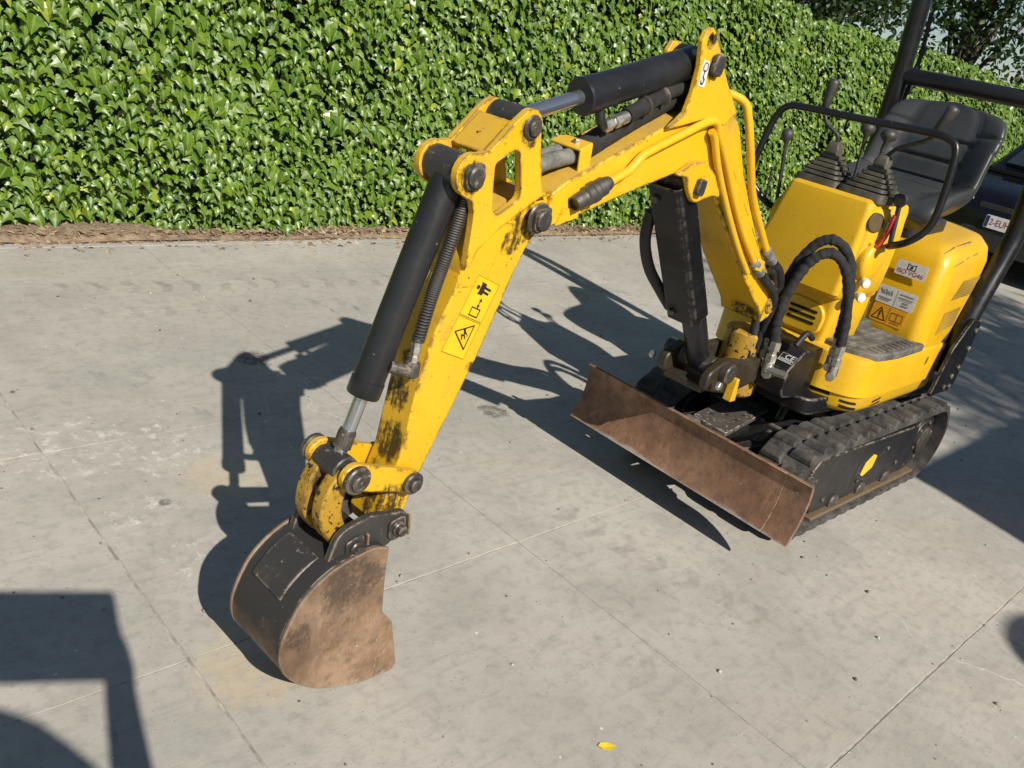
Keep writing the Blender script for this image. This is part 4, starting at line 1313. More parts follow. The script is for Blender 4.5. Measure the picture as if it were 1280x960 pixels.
# ------------------------------------------------------------------ seat
def build_seat():
    yc = 1.315
    spine = smooth_path([(3.150, 0, 1.035), (3.17, 0, 1.064), (3.26, 0, 1.080), (3.36, 0, 1.085), (3.43, 0, 1.10), (3.475, 0, 1.155), (3.495, 0, 1.24), (3.512, 0, 1.33), (3.528, 0, 1.41), (3.536, 0, 1.447)], 14)
    n = len(spine)
    bm = bmesh.new()
    rings = []
    NS = 56
    for i, p in enumerate(spine):
        t = i / (n - 1)
        tg = (spine[min(i+1, n-1)] - spine[max(i-1, 0)]).normalized()
        nr = Vector((-tg.z, 0, tg.x))                       # towards the sitter
        if nr.x > 0 and t > .6: nr = -nr
        # half width along the spine
        if t < .12: a = .175 + .04 * math.sin(t / .12 * math.pi / 2)
        elif t > .74: a = .222 * math.sqrt(max(.02, 1 - ((t - .74) / .26) ** 2.7))
        else: a = .215 + .007 * math.sin((t - .12) / .68 * math.pi)
        thick = .042 + .016 * math.sin(min(1, t * 1.1) * math.pi)
        if t < .3: thick += .016 * (1 - t / .3)
        if t > .96: thick *= .6
        bol = .088 * math.sin(min(1, max(0, (t - .05) / .9)) * math.pi) ** .6
        ring = []
        for k in range(NS):
            ph = 2 * math.pi * k / NS
            cs, sn = math.cos(ph), math.sin(ph)
            yy = a * math.copysign(abs(cs) ** .7, cs)
            h = thick * math.copysign(abs(sn) ** .75, sn)
            e = abs(yy) / a
            h += bol * max(0, (e - .42) / .58) ** 1.35
            if sn > 0:
                # channels: between bolster and centre, and across the back
                h -= .011 * math.exp(-((e - .56) / .035) ** 2) * (t > .1)
                if e < .56:
                    for tt in (.42, .55, .66, .755):
                        h -= .011 * math.exp(-((t - tt) / .008) ** 2)
                    h += .006
                else:
                    h -= .009 * math.exp(-((t - .80) / .009) ** 2)
            ring.append(p + Vector((0, yc + yy, 0)) + nr * h)
        rings.append(ring)
    add_rings(bm, rings)
    seat = finish(bm, 'seat', M['vinyl'], EX, smooth=75)
    bm = bmesh.new()
    add_plate(bm, round_poly([(3.24, 1.17, .05), (3.50, 1.17, .05), (3.50, 1.46, .05), (3.24, 1.46, .05)]), lambda a, b, d: Vector((a, b, d)), .955, 1.05)
    finish(bm, 'seat_pan', M['dull_black'], seat, bevel=.01)
    return seat
build_seat()

# ------------------------------------------------------------------ roll bar and rear mount
bm = bmesh.new()
add_tube(bm, [(3.50, .985, .50), (3.515, .985, .64), (3.555, .985, .78), (3.625, .985, .95), (3.655, .985, 1.06), (3.645, .988, 1.2), (3.61, .992, 1.5), (3.56, 1.0, 1.95), (3.545, 1.06, 2.10), (3.54, 1.16, 2.15), (3.54, 1.3, 2.15), (3.54, 1.45, 2.15), (3.545, 1.55, 2.10), (3.55, 1.605, 1.95), (3.61, 1.605, 1.5), (3.645, 1.615, 1.2), (3.65, 1.62, 1.0), (3.60, 1.62, .8), (3.55, 1.62, .62), (3.52, 1.62, .5)], .036, 18, 8)
rops = finish(bm, 'roll_bar', M['black_tube'], EX, smooth=60)
bm = bmesh.new(); add_cyl(bm, (3.612, .985, 1.512), (3.612, 1.61, 1.512), .0315, n=20)
finish(bm, 'cross_bar', M['black_tube'], rops)
bm = bmesh.new(); add_tube(bm, [(3.64, 1.585, 1.75), (3.67, 1.58, 1.6), (3.66, 1.575, 1.50), (3.655, 1.58, 1.40)], .009, 8)
for z in (1.45, 1.53, 1.60): add_cyl(bm, (3.665, 1.58, z), (3.672, 1.575, z + .03), .013, n=10)
finish(bm, 'cable', M['hose'], rops)
for sy, yy in ((1, .952), (-1, 1.655)):
    bm = bmesh.new()
    poly = round_poly([(3.355, .43, .01), (3.58, .43, .02), (3.60, .72, .02), (3.50, .735, .01), (3.40, .62, .02)], 4)
    add_plate(bm, poly, lambda a, b, d: Vector((a, yy + sy * d, b)), 0, .014)
    pl = finish(bm, 'mount_plate', M['black_steel'], EX, bevel=.003)
    for p in ((3.555, .685), (3.56, .61), (3.535, .535), (3.50, .50), (3.46, .46), (3.52, .455)):
        bm = bmesh.new(); hexbolt(bm, (p[0], yy, p[1]), (0, -sy, 0), .011, .009)
        finish(bm, 'bolt', M['dark_metal'], pl, smooth=30)
bm = bmesh.new()
add_plate(bm, round_poly([(3.45, 1.0, .03), (3.66, 1.10, .1), (3.70, 1.30, .2), (3.66, 1.50, .1), (3.45, 1.60, .03)], 5), lambda a, b, d: Vector((a, b, d)), .42, .62)
finish(bm, 'counterweight', M['black_steel'], EX, bevel=.01)
bm = bmesh.new(); add_tube(bm, [(3.60, 1.03, .74), (3.72, 1.02, .80), (3.76, 1.01, .90), (3.70, 1.0, .98)], .011, 8)
finish(bm, 'rear_hose', M['hose'], EX)

# ------------------------------------------------------------------ swing bracket, manifold
bm = bmesh.new()
for w in (-.092, .062):
    add_plate(bm, round_poly([(.285, .515, .03), (.285, .570, .03), (.20, .603, .03), (.13, .592, .03), (.04, .575, .03), (-.06, .575, .03), (-.10, .50, .02), (.12, .475, .03)], 5), lambda a, b, d, w=w: bp(a, b, w + d), 0, .030)
add_plate(bm, [(.27, .495), (.27, .52), (-.12, .52), (-.12, .495)], lambda a, b, d: bp(a, b, d), -.070, .070)
swing = finish(bm, 'swing_bracket', M['greasy'], EX, bevel=.006)
bm = bmesh.new(); add_cyl(bm, bp(-.08, .42), bp(-.08, .64), .075, n=26, cham=.008)
finish(bm, 'kingpost', M['yellow_dirty'], swing)
for w0, w1 in ((-.118, -.090), (.090, .118)):
    bm = bmesh.new(); add_cyl(bm, bp(.20, .565, w0), bp(.20, .565, w1), .033, n=20, cham=.004)
    finish(bm, 'pin_boss', M['dark_metal'], swing)
    bm = bmesh.new(); hexbolt(bm, bp(.27, .545, w0 if w0 < 0 else w1), DW * (-1 if w0 < 0 else 1), .013, .012)
    finish(bm, 'bolt', M['zinc'], swing, smooth=30)
bm = bmesh.new(); add_plate(bm, round_poly([(.130, .470, .004), (.162, .470, .004), (.158, .545, .006), (.145, .548, .004)], 3), lambda a, b, d: bp(a, b, d), -.124, -.094)
finish(bm, 'bracket_tab', M['yellow'], swing, bevel=.003)

bm = bmesh.new()
add_plate(bm, round_poly([(2.525, .470, .03), (2.515, .565, .012), (2.60, .625, .012), (2.72, .625, .01), (2.72, .44, .01)], 3), lambda a, b, d: Vector((a, b, 0)).xzy if False else Vector((a, d, b)), 1.135, 1.295)
mani = finish(bm, 'valve_cover', M['black_steel'], EX, bevel=.004)
zx = Vector((0, -1, 0)); zy = Vector((.085, 0, .06)).normalized()
decal(mani, 'type_plate', Vector((2.568, 1.196, .6035)) , zx, zy, .058, .040, M['print_black'], .002, .001)
text_mesh('CE', .027, 'plate_lettering', M['label_white'], mani, Vector((2.556, 1.162, .595)), zx, zy, .0012)
strokes(mani, 'plate_print', Vector((2.568, 1.196, .6035)), zx, zy, [(.004, -.026, .054, -.026, .0018), (.004, -.031, .048, -.031, .0018), (.004, -.036, .052, -.036, .0018), (.003, -.003, .055, -.003, .0008), (.003, -.003, .003, -.038, .0008), (.055, -.003, .055, -.038, .0008)], M['label_white'], .0014)
bm = bmesh.new()
add_plate(bm, round_poly([(1.245, .50, .006), (1.315, .50, .006), (1.315, .578, .01), (1.255, .59, .01)], 3), lambda a, b, d: Vector((2.475 + d, a, b)), 0, .05)
finish(bm, 'valve_block', M['worn_black'], EX, bevel=.004)

def fitting(p, d, L_=.06, r=.013, parent=None, name='hose_fitting'):
    bm = bmesh.new()
    p = V(p); d = V(d).normalized()
    lathe(bm, p, d, [(0, r * .8), (.002, r), (L_ * .28, r), (L_ * .30, r * .72), (L_ * .42, r * .72), (L_ * .44, r * 1.02), (L_ * .66, r * 1.02), (L_ * .68, r * .85), (L_, r * .85)], 6)
    x, y, z = frame_of(d)
    lathe(bm, p + d * L_ * .7, d, [(0, r * .95), (L_ * .3, r * .95), (L_ * .32, r * .7)], 14)
    return finish(bm, name, M['zinc'], parent or EX, smooth=30)
def hose(pts, r, mt='hose', name='hydraulic_hose', wob=0., sub=8, n=12):
    bm = bmesh.new()
    ph = [random.uniform(0, 6) for _ in range(5)]
    f = (lambda t: 1 + wob * (.45 * math.sin(t * 47 + ph[0] + 3 * math.sin(t * 11 + ph[1])) + .35 * math.sin(t * 101 + ph[2] + 4 * math.sin(t * 17 + ph[3])) + .3 * math.sin(t * 173 + ph[4]))) if wob else None
    add_tube(bm, pts, r, n, sub, f)
    return finish(bm, name, M[mt], EX, smooth=60)
# the pair of sleeved hoses looping from the boom foot to the skirt
h1 = [(2.50, 1.198, .625), (2.50, 1.216, .700), (2.50, 1.218, .785), (2.51, 1.205, .865), (2.53, 1.180, .930), (2.565, 1.147, .950), (2.60, 1.112, .915), (2.63, 1.089, .845), (2.66, 1.074, .745), (2.675, 1.068, .66)]
hose(h1, .0162, 'sleeve', wob=.15, sub=24)
h2 = [(2.51, 1.226, .63), (2.525, 1.238, .71), (2.53, 1.245, .80), (2.54, 1.235, .89), (2.56, 1.205, .965), (2.59, 1.165, .985), (2.63, 1.125, .945), (2.665, 1.105, .86), (2.69, 1.098, .755), (2.70, 1.096, .68)]
hose(h2, .0162, 'sleeve', wob=.15, sub=24)
fitting((2.675, 1.066, .668), (0, -.05, -1), .105, .0165); fitting((2.70, 1.096, .69), (0, -.05, -1), .105, .0165)
for p in ((2.673, 1.064, .565), (2.698, 1.092, .585)):
    bm = bmesh.new(); add_cyl(bm, V(p) + Vector((-.018, -.006, -.005)), V(p) + Vector((.035, .012, .004)), .0155, n=6)
    finish(bm, 'elbow_fitting', M['zinc'], EX, smooth=30)
fitting((2.497, 1.196, .645), (0, 0, -1), .10, .0185); fitting((2.51, 1.228, .645), (0, 0, -1), .095, .016)
bm = bmesh.new(); add_cyl(bm, (2.485, 1.19, .538), (2.53, 1.19, .542), .019, n=16, cham=.003); finish(bm, 'banjo_fitting', M['zinc'], EX)
bm = bmesh.new(); add_cyl(bm, (2.492, 1.192, .552), (2.492, 1.125, .558), .0125, n=6); finish(bm, 'pipe_union', M['zinc'], EX, smooth=30)
fitting((2.49, 1.275, .645), (0, .0, -1), .07, .013)
hose([(2.49, 1.275, .64), (2.485, 1.285, .72), (2.46, 1.29, .79), (2.42, 1.275, .835)], .0155, 'hose')
hose([(2.50, 1.25, .60), (2.505, 1.262, .70), (2.49, 1.262, .78), (2.44, 1.25, .855), (2.385, 1.243, .875)], .0155, 'sleeve', wob=.05)
hose([(2.55, 1.30, .58), (2.545, 1.30, .70), (2.52, 1.30, .80), (2.46, 1.29, .86), (2.40, 1.29, .88)], .015, 'sleeve', wob=.05)
hose([(2.56, 1.16, .64), (2.60, 1.155, .68), (2.64, 1.15, .66)], .010, 'hose')

M['coupler'] = mat_metal('dull_coupler_steel', (.17, .16, .145), .42, .5)
# ------------------------------------------------------------------ boom
def flare(u, v):
    return 1 + (.62 * min(1, max(0, (1.09 - v) / .34)) if u < .56 else 0)
bm = bmesh.new()
boom_poly = circle2((1.176, 1.046), .043, 10, math.radians(75), math.radians(-95), True)[::-1]
boom_poly = [(1.172 - .043 * math.cos(a), 1.046 + .043 * math.sin(a)) for a in ()] 
el = [(1.075, 1.030), (1.118, 1.022), (1.126, 1.052), (1.130, 1.092)]
boom_poly = el + [(1.085, 1.119), (.738, 1.268), (.60, 1.300), (.515, 1.305), (.455, 1.268), (.36, 1.150), (.15, .935), (.05, .850), (-.03, .81), (-.045, .76), (-.02, .715), (.025, .700), (.052, .738), (.264, .897), (.455, 1.065), (.52, 1.125), (.566, 1.150), (.613, 1.162), (.674, 1.149), (.82, 1.108), ]
add_plate(bm, boom_poly, lambda a, b, d: bp(a, b, d * flare(a, b)), -.045, .045)
add_plate(bm, [(1.176 + .040 * math.cos(a), 1.046 + .040 * math.sin(a)) for a in [math.radians(-105 + i * 19) for i in range(11)]] + [(1.11, 1.090), (1.10, 1.03)], lambda a, b, d: bp(a, b, d), -.034, .034)
boom = finish(bm, 'boom', M['yellow_boom'], EX, bevel=.004, smooth=30)
# ears at the knee, with lifting eye
ear = [(.795, 1.246), (.745, 1.285), (.722, 1.330), (.722, 1.385), (.740, 1.440), (.732, 1.462), (.712, 1.472), (.690, 1.462), (.651, 1.425), (.585, 1.365), (.515, 1.303), (.56, 1.268), (.66, 1.275)]
ear = [(a + .014, b) if b > 1.31 else (a, b) for a, b in ear]
eye = [(.721 + .012 * math.cos(a), 1.442 + .018 * math.sin(a)) for a in [2 * math.pi * i / 14 for i in range(14)]]
ear_far = ear[:3] + [(.716, 1.370), (.722, 1.405), (.708, 1.428), (.680, 1.432), (.651, 1.415)] + ear[9:]
for w0, w1 in ((-.060, -.0455), (.0455, .060)):
    bm = bmesh.new()
    if w0 < 0: add_plate(bm, ear, lambda a, b, d: bp(a, b, d), w0, w1, [eye])
    else: add_plate(bm, ear_far, lambda a, b, d: bp(a, b, d), w0, w1)
    e_ = finish(bm, 'boom_ear', M['yellow_boom'], boom, bevel=.003, smooth=30)
bm = bmesh.new()
add_plate(bm, round_poly([(.660, 1.372, .012), (.698, 1.377, .012), (.693, 1.424, .012), (.656, 1.419, .012)], 4), lambda a, b, d: bp(a, b, d), -.0745, -.0605)
finish(bm, 'pin_head', M['pin'], boom, bevel=.003)
bm = bmesh.new(); add_cyl(bm, bp(.675, 1.392, -.07), bp(.675, 1.392, .07), .0165, n=18); finish(bm, 'pin', M['pin'], boom)
# hook sticker
o_ = bp(.7175, 1.400, -.0602)
dx = -DU; dz = Vector((0, 0, 1))
dec = bmesh.new()
add_plate(dec, round_poly([(.731, 1.405, .004), (.703, 1.402, .004), (.698, 1.345, .004), (.727, 1.347, .004)], 2), lambda a, b, d: bp(a, b, d), -.0612, -.060)
finish(dec, 'hook_sticker', M['label_white'], boom)
strokes(boom, 'hook_pictogram', bp(.715, 1.376, -.0612), dx, dz,
        [(.009 * math.cos(a), .013 + .010 * math.sin(a), .009 * math.cos(a + .8), .013 + .010 * math.sin(a + .8), .0022) for a in [i * .785 for i in range(8)]] +
        [(.0, .006, -.001, -.008, .003), (-.001, -.008, .006, -.014, .0035), (.006, -.014, .003, -.023, .0035), (.003, -.023, -.004, -.023, .0035), (-.004, -.023, -.006, -.017, .003)], M['print_black'], .0006)
# side stiffener by the boom cylinder pin
for w0, w1 in ((-.062, -.0455), (.0455, .062)):
    bm = bmesh.new()
    add_plate(bm, round_poly([(.715, 1.142, .004), (.655, 1.172, .03), (.60, 1.182, .05), (.535, 1.150, .05), (.475, 1.090, .006), (.520, 1.094, .01), (.560, 1.086, .02), (.600, 1.074, .03), (.632, 1.100, .03), (.665, 1.140, .02)], 5), lambda a, b, d: bp(a, b, d), w0, w1)
    finish(bm, 'pin_plate', M['yellow_boom'], boom, bevel=.003)
bm = bmesh.new()
add_plate(bm, round_poly([(.588, 1.095, .01), (.622, 1.100, .01), (.617, 1.142, .01), (.584, 1.136, .01)], 4), lambda a, b, d: bp(a, b, d), -.076, -.0625)
finish(bm, 'pin_head', M['pin'], boom, bevel=.003)
# hard lines along the boom's near side
def bpipe(pts, r=.0105, w=-.060):
    bm = bmesh.new(); add_tube(bm, [bp(p[0], p[1], (p[2] if len(p) > 2 else w) - .045 * (flare(p[0], p[1]) - 1)) for p in pts], r, 12, 8)
    return finish(bm, 'boom_pipe', M['yellow'], boom, smooth=60)
bpipe([(.985, 1.114), (.945, 1.132), (.905, 1.150), (.870, 1.182), (.84, 1.197), (.72, 1.243), (.640, 1.272), (.600, 1.272), (.570, 1.243), (.50, 1.180), (.40, 1.082), (.30, .985), (.20, .905)])
bpipe([(.61, 1.252), (.585, 1.232), (.53, 1.165), (.42, 1.052), (.31, .945), (.23, .878)], .0095)
bpipe([(.545, 1.335, .02), (.49, 1.340, .0), (.445, 1.328, -.03), (.425, 1.290, -.045), (.39, 1.222, -.055), (.30, 1.10, -.055), (.20, 1.0, -.055), (.13, .935, -.055)], .011)
for u, v in ((.185, .90),):
    bm = bmesh.new()
    add_plate(bm, round_poly([(u - .022, v - .022, .006), (u + .022, v - .012, .006), (u + .018, v + .022, .006), (u - .026, v + .012, .006)], 3), lambda a, b, d: bp(a, b, d - .045 * (flare(a, b) - 1)), -.074, -.046)
    finish(bm, 'pipe_clamp', M['yellow'], boom, bevel=.003)
bm = bmesh.new(); lathe(bm, bp(.985, 1.114, -.06), bp(1.08, 1.070, -.06) - bp(.985, 1.114, -.06), [(-.02, .014), (-.012, .0165), (.0, .0165), (.002, .021), (.022, .021), (.024, .019), (.028, .0235), (.040, .0235), (.042, .021), (.056, .0215), (.060, .017), (.063, .018), (.067, .017), (.071, .018), (.075, .017), (.079, .018), (.083, .017), (.095, .0165), (.096, .013), (.088, .012), (.088, .001)], 18)
finish(bm, 'quick_coupler', M['coupler'], boom, smooth=30)
bm = bmesh.new(); add_plate(bm, [(1.088, 1.062), (1.10, 1.025), (1.03, 1.042), (1.04, 1.062)], lambda a, b, d: bp(a, b, d), -.049, -.0455)
finish(bm, 'coupler_bracket', M['yellow_boom'], boom)
for p, q in (((.13, .935, -.055), (2.40, 1.24, .905)), ((.20, .905, -.060), (2.33, 1.215, .87)), ((.23, .878, -.06), (2.30, 1.21, .845))):
    pass
bm = bmesh.new()
for (u, v, w) in ((.20, .905, -.06), (.13, .935, -.055)):
    w -= .045 * (flare(u, v) - 1)
    p0 = bp(u, v, w); d = bp(u - .09, v - .055, w) - p0
    lathe(bm, p0 - d.normalized() * .01, d, [(0, .012), (.004, .017), (.025, .017), (.027, .014), (.04, .014), (.043, .0165), (.075, .0165), (.08, .013)], 12)
finish(bm, 'pipe_union', M['grey_hose'], boom, smooth=30)
hose([bp(.135, .866, -.078), bp(.08, .835, -.080), bp(.02, .80, -.080), bp(-.03, .74, -.07), bp(-.05, .66, -.06)], .0145, 'hose')
hose([bp(.06, .893, -.070), bp(.01, .865, -.072), bp(-.04, .81, -.066), bp(-.065, .73, -.06), bp(-.07, .65, -.07)], .0145, 'hose')
# foot stiffener, black guard
bm = bmesh.new(); add_cyl(bm, bp(-.005, .762, -.080), bp(-.005, .762, .080), .034, n=22, cham=.004); finish(bm, 'foot_boss', M['yellow_dirty'], boom)

# hoses on top of the boom
hose([bp(1.16, 1.135, -.005), bp(1.10, 1.150, .0), bp(1.02, 1.165, .0)], .0175, 'grey_hose', wob=.05)
hose([bp(1.15, 1.125, .03), bp(1.10, 1.145, .035), bp(1.02, 1.17, .03)], .0175, 'grey_hose', wob=.05)
hose([bp(1.03, 1.160, .005), bp(.93, 1.21, .008), bp(.82, 1.262, .01), bp(.72, 1.305, .01), bp(.62, 1.33, .01), bp(.54, 1.33, .01)], .026, 'sleeve', wob=.03)
bm = bmesh.new()
add_plate(bm, [(1.045, 1.128), (1.01, 1.145), (1.016, 1.196), (1.052, 1.180)], lambda a, b, d: bp(a, b, d), -.032, -.026)
add_plate(bm, [(1.016, 1.192), (1.052, 1.176), (1.054, 1.182), (1.018, 1.198)], lambda a, b, d: bp(a, b, d), -.032, .055)
cl = finish(bm, 'hose_clamp', M['yellow'], boom, bevel=.002)
bm = bmesh.new(); hexbolt(bm, bp(1.034, 1.189, .0), Vector((0, 0, 1)), .008, .008); finish(bm, 'bolt', M['zinc'], cl, smooth=30)
bm = bmesh.new()
add_plate(bm, [(1.12, 1.10), (.80, 1.248), (.80, 1.268), (.90, 1.232), (1.02, 1.182), (1.04, 1.165), (1.12, 1.135)], lambda a, b, d: bp(a, b, d), .038, .045)
finish(bm, 'hose_guard', M['yellow_boom'], boom, bevel=.002)

# ------------------------------------------------------------------ hydraulic cylinders
def cyl_part(name, a, b, split, rb, rr, eye_r, parent=EX, caps=True):
    """barrel from a to split, chromed rod on to b (3D points)"""
    a = V(a); b = V(b); d = (b - a).normalized(); s = a + d * split
    bm = bmesh.new()
    L_ = split
    pr = [(.0, rb * .8), (.004, rb), (L_ - .036, rb), (L_ - .034, rb * 1.06), (L_ - .004, rb * 1.06), (L_, rb * .98), (L_ + .001, rr * 1.15)]
    lathe(bm, a, d, pr, 32)
    cyl = finish(bm, name, M['black_tube'], parent, smooth=35)
    bm = bmesh.new(); add_cyl(bm, s - d * .05, b - d * .02, rr, n=24)
    finish(bm, 'piston_rod', M['chrome'], cyl)
    return cyl, d
# stick cylinder on top of the boom
sc, d = cyl_part('stick_cylinder', bp(.672, 1.394), bp(1.247, 1.225), .40, .0375, .0155, .02)
bm = bmesh.new(); add_cyl(bm, bp(1.247, 1.225, -.042), bp(1.247, 1.225, .042), .029, n=22, cham=.003); finish(bm, 'rod_eye', M['pin'], sc)
bm = bmesh.new(); add_cyl(bm, bp(.675, 1.393, -.043), bp(.675, 1.393, .043), .036, n=22, cham=.003); finish(bm, 'base_eye', M['black_tube'], sc)
bm = bmesh.new(); add_tube(bm, [bp(1.005, 1.262, -.02), bp(1.0, 1.243, -.024), bp(.985, 1.232, -.024)], .011, 10); finish(bm, 'port_elbow', M['black_tube'], sc)
fitting(bp(.985, 1.232, -.024), bp(.90, 1.262, -.024) - bp(.985, 1.232, -.024), .075, .0145, sc)
hose([bp(.915, 1.258, -.024), bp(.85, 1.287, -.022), bp(.78, 1.318, -.018), bp(.70, 1.338, -.01), bp(.63, 1.345, 0)], .0175, 'sleeve', wob=.10)
for u, v in ((.858, 1.284), (.80, 1.309)):
    bm = bmesh.new(); d_ = bp(.85, 1.287, 0) - bp(.86, 1.2825, 0); lathe(bm, bp(u, v, -.022), d_, [(0, .019), (.002, .0215), (.008, .0215), (.010, .019)], 14); finish(bm, 'hose_clip', M['dark_metal'], sc)

# bucket cylinder down the arm
bc, d = cyl_part('bucket_cylinder', bp(1.378, 1.128), bp(1.551, .534), .47, .0320, .0140, .02)
bm = bmesh.new(); add_cyl(bm, bp(1.382, 1.127, -.046), bp(1.382, 1.127, .046), .034, n=22, cham=.003); finish(bm, 'base_eye', M['pin'], bc)
bm = bmesh.new(); add_cyl(bm, bp(1.551, .534, -.036), bp(1.551, .534, .036), .030, n=22, cham=.003); finish(bm, 'rod_eye', M['pin'], bc)
bm = bmesh.new(); lathe(bm, bp(1.533, .598), bp(1.545, .555) - bp(1.533, .598), [(-.008, .0165), (0, .0185), (.03, .0185)], 18); finish(bm, 'rod_end', M['dark_metal'], bc)
bm = bmesh.new(); add_tube(bm, [bp(1.475, .745, -.025), bp(1.45, .738, -.035), bp(1.428, .737, -.04)], .013, 10); lathe(bm, bp(1.428, .722, -.04), (0, 0, 1), [(0, .012), (.004, .0155), (.03, .0155), (.034, .011)], 12)
finish(bm, 'port_elbow', M['dark_metal'], bc)
fitting(bp(1.428, .752, -.04), bp(1.424, .80, -.038) - bp(1.428, .752, -.04), .05, .0105, bc)
# hose in a spring guard
core = [bp(1.424, .795, -.038), bp(1.408, .883, -.036), bp(1.393, .940, -.034), bp(1.372, 1.01, -.03), bp(1.352, 1.075, -.022), bp(1.33, 1.115, -.01)]
hose(core, .0105, 'hose')
def spring(pts, R, r, turns, name, mt):
    P = smooth_path(pts, 24)
    L = len(P)
    out = []
    x, y, d = frame_of(P[1] - P[0])
    N = turns * 9
    for i in range(N + 1):
        f = i / N * (L - 1); k = min(int(f), L - 2)
        p = P[k].lerp(P[k+1], f - k); t = (P[k+1] - P[k]).normalized()
        x = (x - t * x.dot(t)).normalized(); y = t.cross(x)
        a = 2 * math.pi * turns * i / N
        out.append(p + (x * math.cos(a) + y * math.sin(a)) * R)
    bm = bmesh.new(); add_tube(bm, out, r, 5, 1, None, False)
    return finish(bm, name, M[mt], EX, smooth=60)
M['spring'] = mat_metal('dull_spring_steel', (.16, .155, .145), .45, .6)
spring(core, .0122, .0023, 74, 'hose_spring', 'spring')
# boom cylinder in front of the boom, with its guard
bo, d = cyl_part('boom_cylinder', bp(.20, .565), bp(.602, 1.118), .44, .036, .0165, .02)
bm = bmesh.new(); add_cyl(bm, bp(.20, .565, -.06), bp(.20, .565, .06), .032, n=22, cham=.003); finish(bm, 'base_eye', M['pin'], bo)
bm = bmesh.new(); add_cyl(bm, bp(.602, 1.118, -.044), bp(.602, 1.118, .044), .030, n=22, cham=.003); finish(bm, 'rod_eye', M['pin'], bo)
ax = Vector((.402, .553)).normalized(); nx2 = Vector((ax.y, -ax.x))       # forward-down normal
def bcp(t, nrm_, w): 
    q = Vector((.20, .565)) + ax * t + nx2 * nrm_
    return bp(q.x, q.y, w)
bm = bmesh.new()
sec = [(-.046, -.012), (-.046, .046), (-.036, .056), (.048, .056), (.058, .046), (.058, -.012), (.052, -.012), (.052, .043), (.045, .050), (-.033, .050), (-.040, .043), (-.040, -.012)]
add_rings(bm, [[bcp(t, b, a) for a, b in sec] for t in (.215, .45, .70)])
gu = finish(bm, 'cylinder_guard', M['black_steel'], bo, bevel=.003)
for t, w in ((.655, .0), (.25, -.0)):
    bm = bmesh.new(); hexbolt(bm, bcp(t, .0555, w if w else .03), bcp(t, .1, .03) - bcp(t, .05, .03), .012, .009); finish(bm, 'bolt', M['dark_metal'], gu, smooth=30)
hose([bcp(.58, .03, .075), bcp(.50, .06, .085), bcp(.40, .062, .085), bcp(.30, .04, .078), bcp(.22, .02, .07)], .016, 'hose')

# ------------------------------------------------------------------ arm
bm = bmesh.new()
er = [(1.176 + .050 * math.cos(a), 1.046 + .050 * math.sin(a)) for a in [math.radians(60 + i * 20) for i in range(9)]]
arm_poly = [(1.318, 1.05), (1.236, 1.09), (1.201, 1.089)] 
arm_poly = [(1.345, .975), (1.350, .905), (1.391, .799), (1.409, .676), (1.420, .540), (1.455, .430), (1.462, .395), (1.450, .362), (1.425, .350), (1.398, .362), (1.385, .395), (1.356, .487), (1.311, .599), (1.25, .747), (1.192, .926), (1.168, .985), (1.148, 1.010), (1.133, 1.035), (1.135, 1.065), (1.155, 1.088), (1.19, 1.094), (1.232, 1.075), (1.288, 1.037), (1.330, 1.000)]
add_plate(bm, arm_poly, lambda a, b, d: bp(a, b, d), -.043, .043)
arm = finish(bm, 'arm', M['yellow_arm'], EX, bevel=.004, smooth=30)
def arc(c, r, a0, a1, n):
    return [(c[0] + r * math.cos(math.radians(a0 + (a1 - a0) * i / n)), c[1] + r * math.sin(math.radians(a0 + (a1 - a0) * i / n))) for i in range(n + 1)]
br = arc((1.382, 1.127), .040, -60, 100, 9) + [(1.350, 1.170), (1.295, 1.228)] + arc((1.252, 1.224), .031, 60, 190, 8) + [(1.200, 1.150), (1.178, 1.10)] + [(1.150, 1.092), (1.18, 1.088), (1.232, 1.058), (1.288, 1.020), (1.332, .982), (1.343, .950), (1.355, .951), (1.357, 1.02), (1.360, 1.055), (1.370, 1.078)]
win = round_poly([(1.329, 1.150, .012), (1.270, 1.185, .016), (1.240, 1.085, .02), (1.310, 1.044, .016)], 5)
for w0, w1 in ((-.060, -.0435), (.0435, .060)):
    bm = bmesh.new()
    add_plate(bm, br, lambda a, b, d: bp(a, b, d), w0, w1, [win])
    finish(bm, 'arm_bracket', M['yellow_arm'], arm, bevel=.003, smooth=30)
bm = bmesh.new()
add_plate(bm, [(1.352, 1.166), (1.292, 1.228), (1.284, 1.222), (1.344, 1.158)], lambda a, b, d: bp(a, b, d), -.0434, .0434)
finish(bm, 'bracket_web', M['yellow_arm'], arm, bevel=.002)
bm = bmesh.new()
add_plate(bm, [(1.345, .985), (1.355, .955), (1.34, .90), (1.28, .90), (1.22, 1.03), (1.30, 1.04)], lambda a, b, d: bp(a, b, d), -.0434, .0434)
finish(bm, 'bracket_floor', M['yellow_arm'], arm, bevel=.002)
def boss(parent, u, v, w, r, name='pin_head', mt='pin', shape='plate', h=.014):
    s = -1 if w < 0 else 1
    bm = bmesh.new()
    if shape == 'plate':
        add_plate(bm, round_poly([(u - r, v - r*.9, r*.5), (u + r*.75, v - r, r*.5), (u + r, v + r*.8, r*.6), (u - r*.8, v + r, r*.3)], 4), lambda a, b, d: bp(a, b, d), w, w + s * h * .6)
    lathe(bm, bp(u, v, w + (s * h * .58 if shape == 'plate' else 0)), DW * s, [(-.002, r * .8), (h*.4, r * .8), (h * .6, r * .68), (h * .62, r * .3), (h * .52, r*.28), (h*.5, .0005)], 22)
    return finish(bm, name, M[mt], parent, bevel=.0, smooth=35)
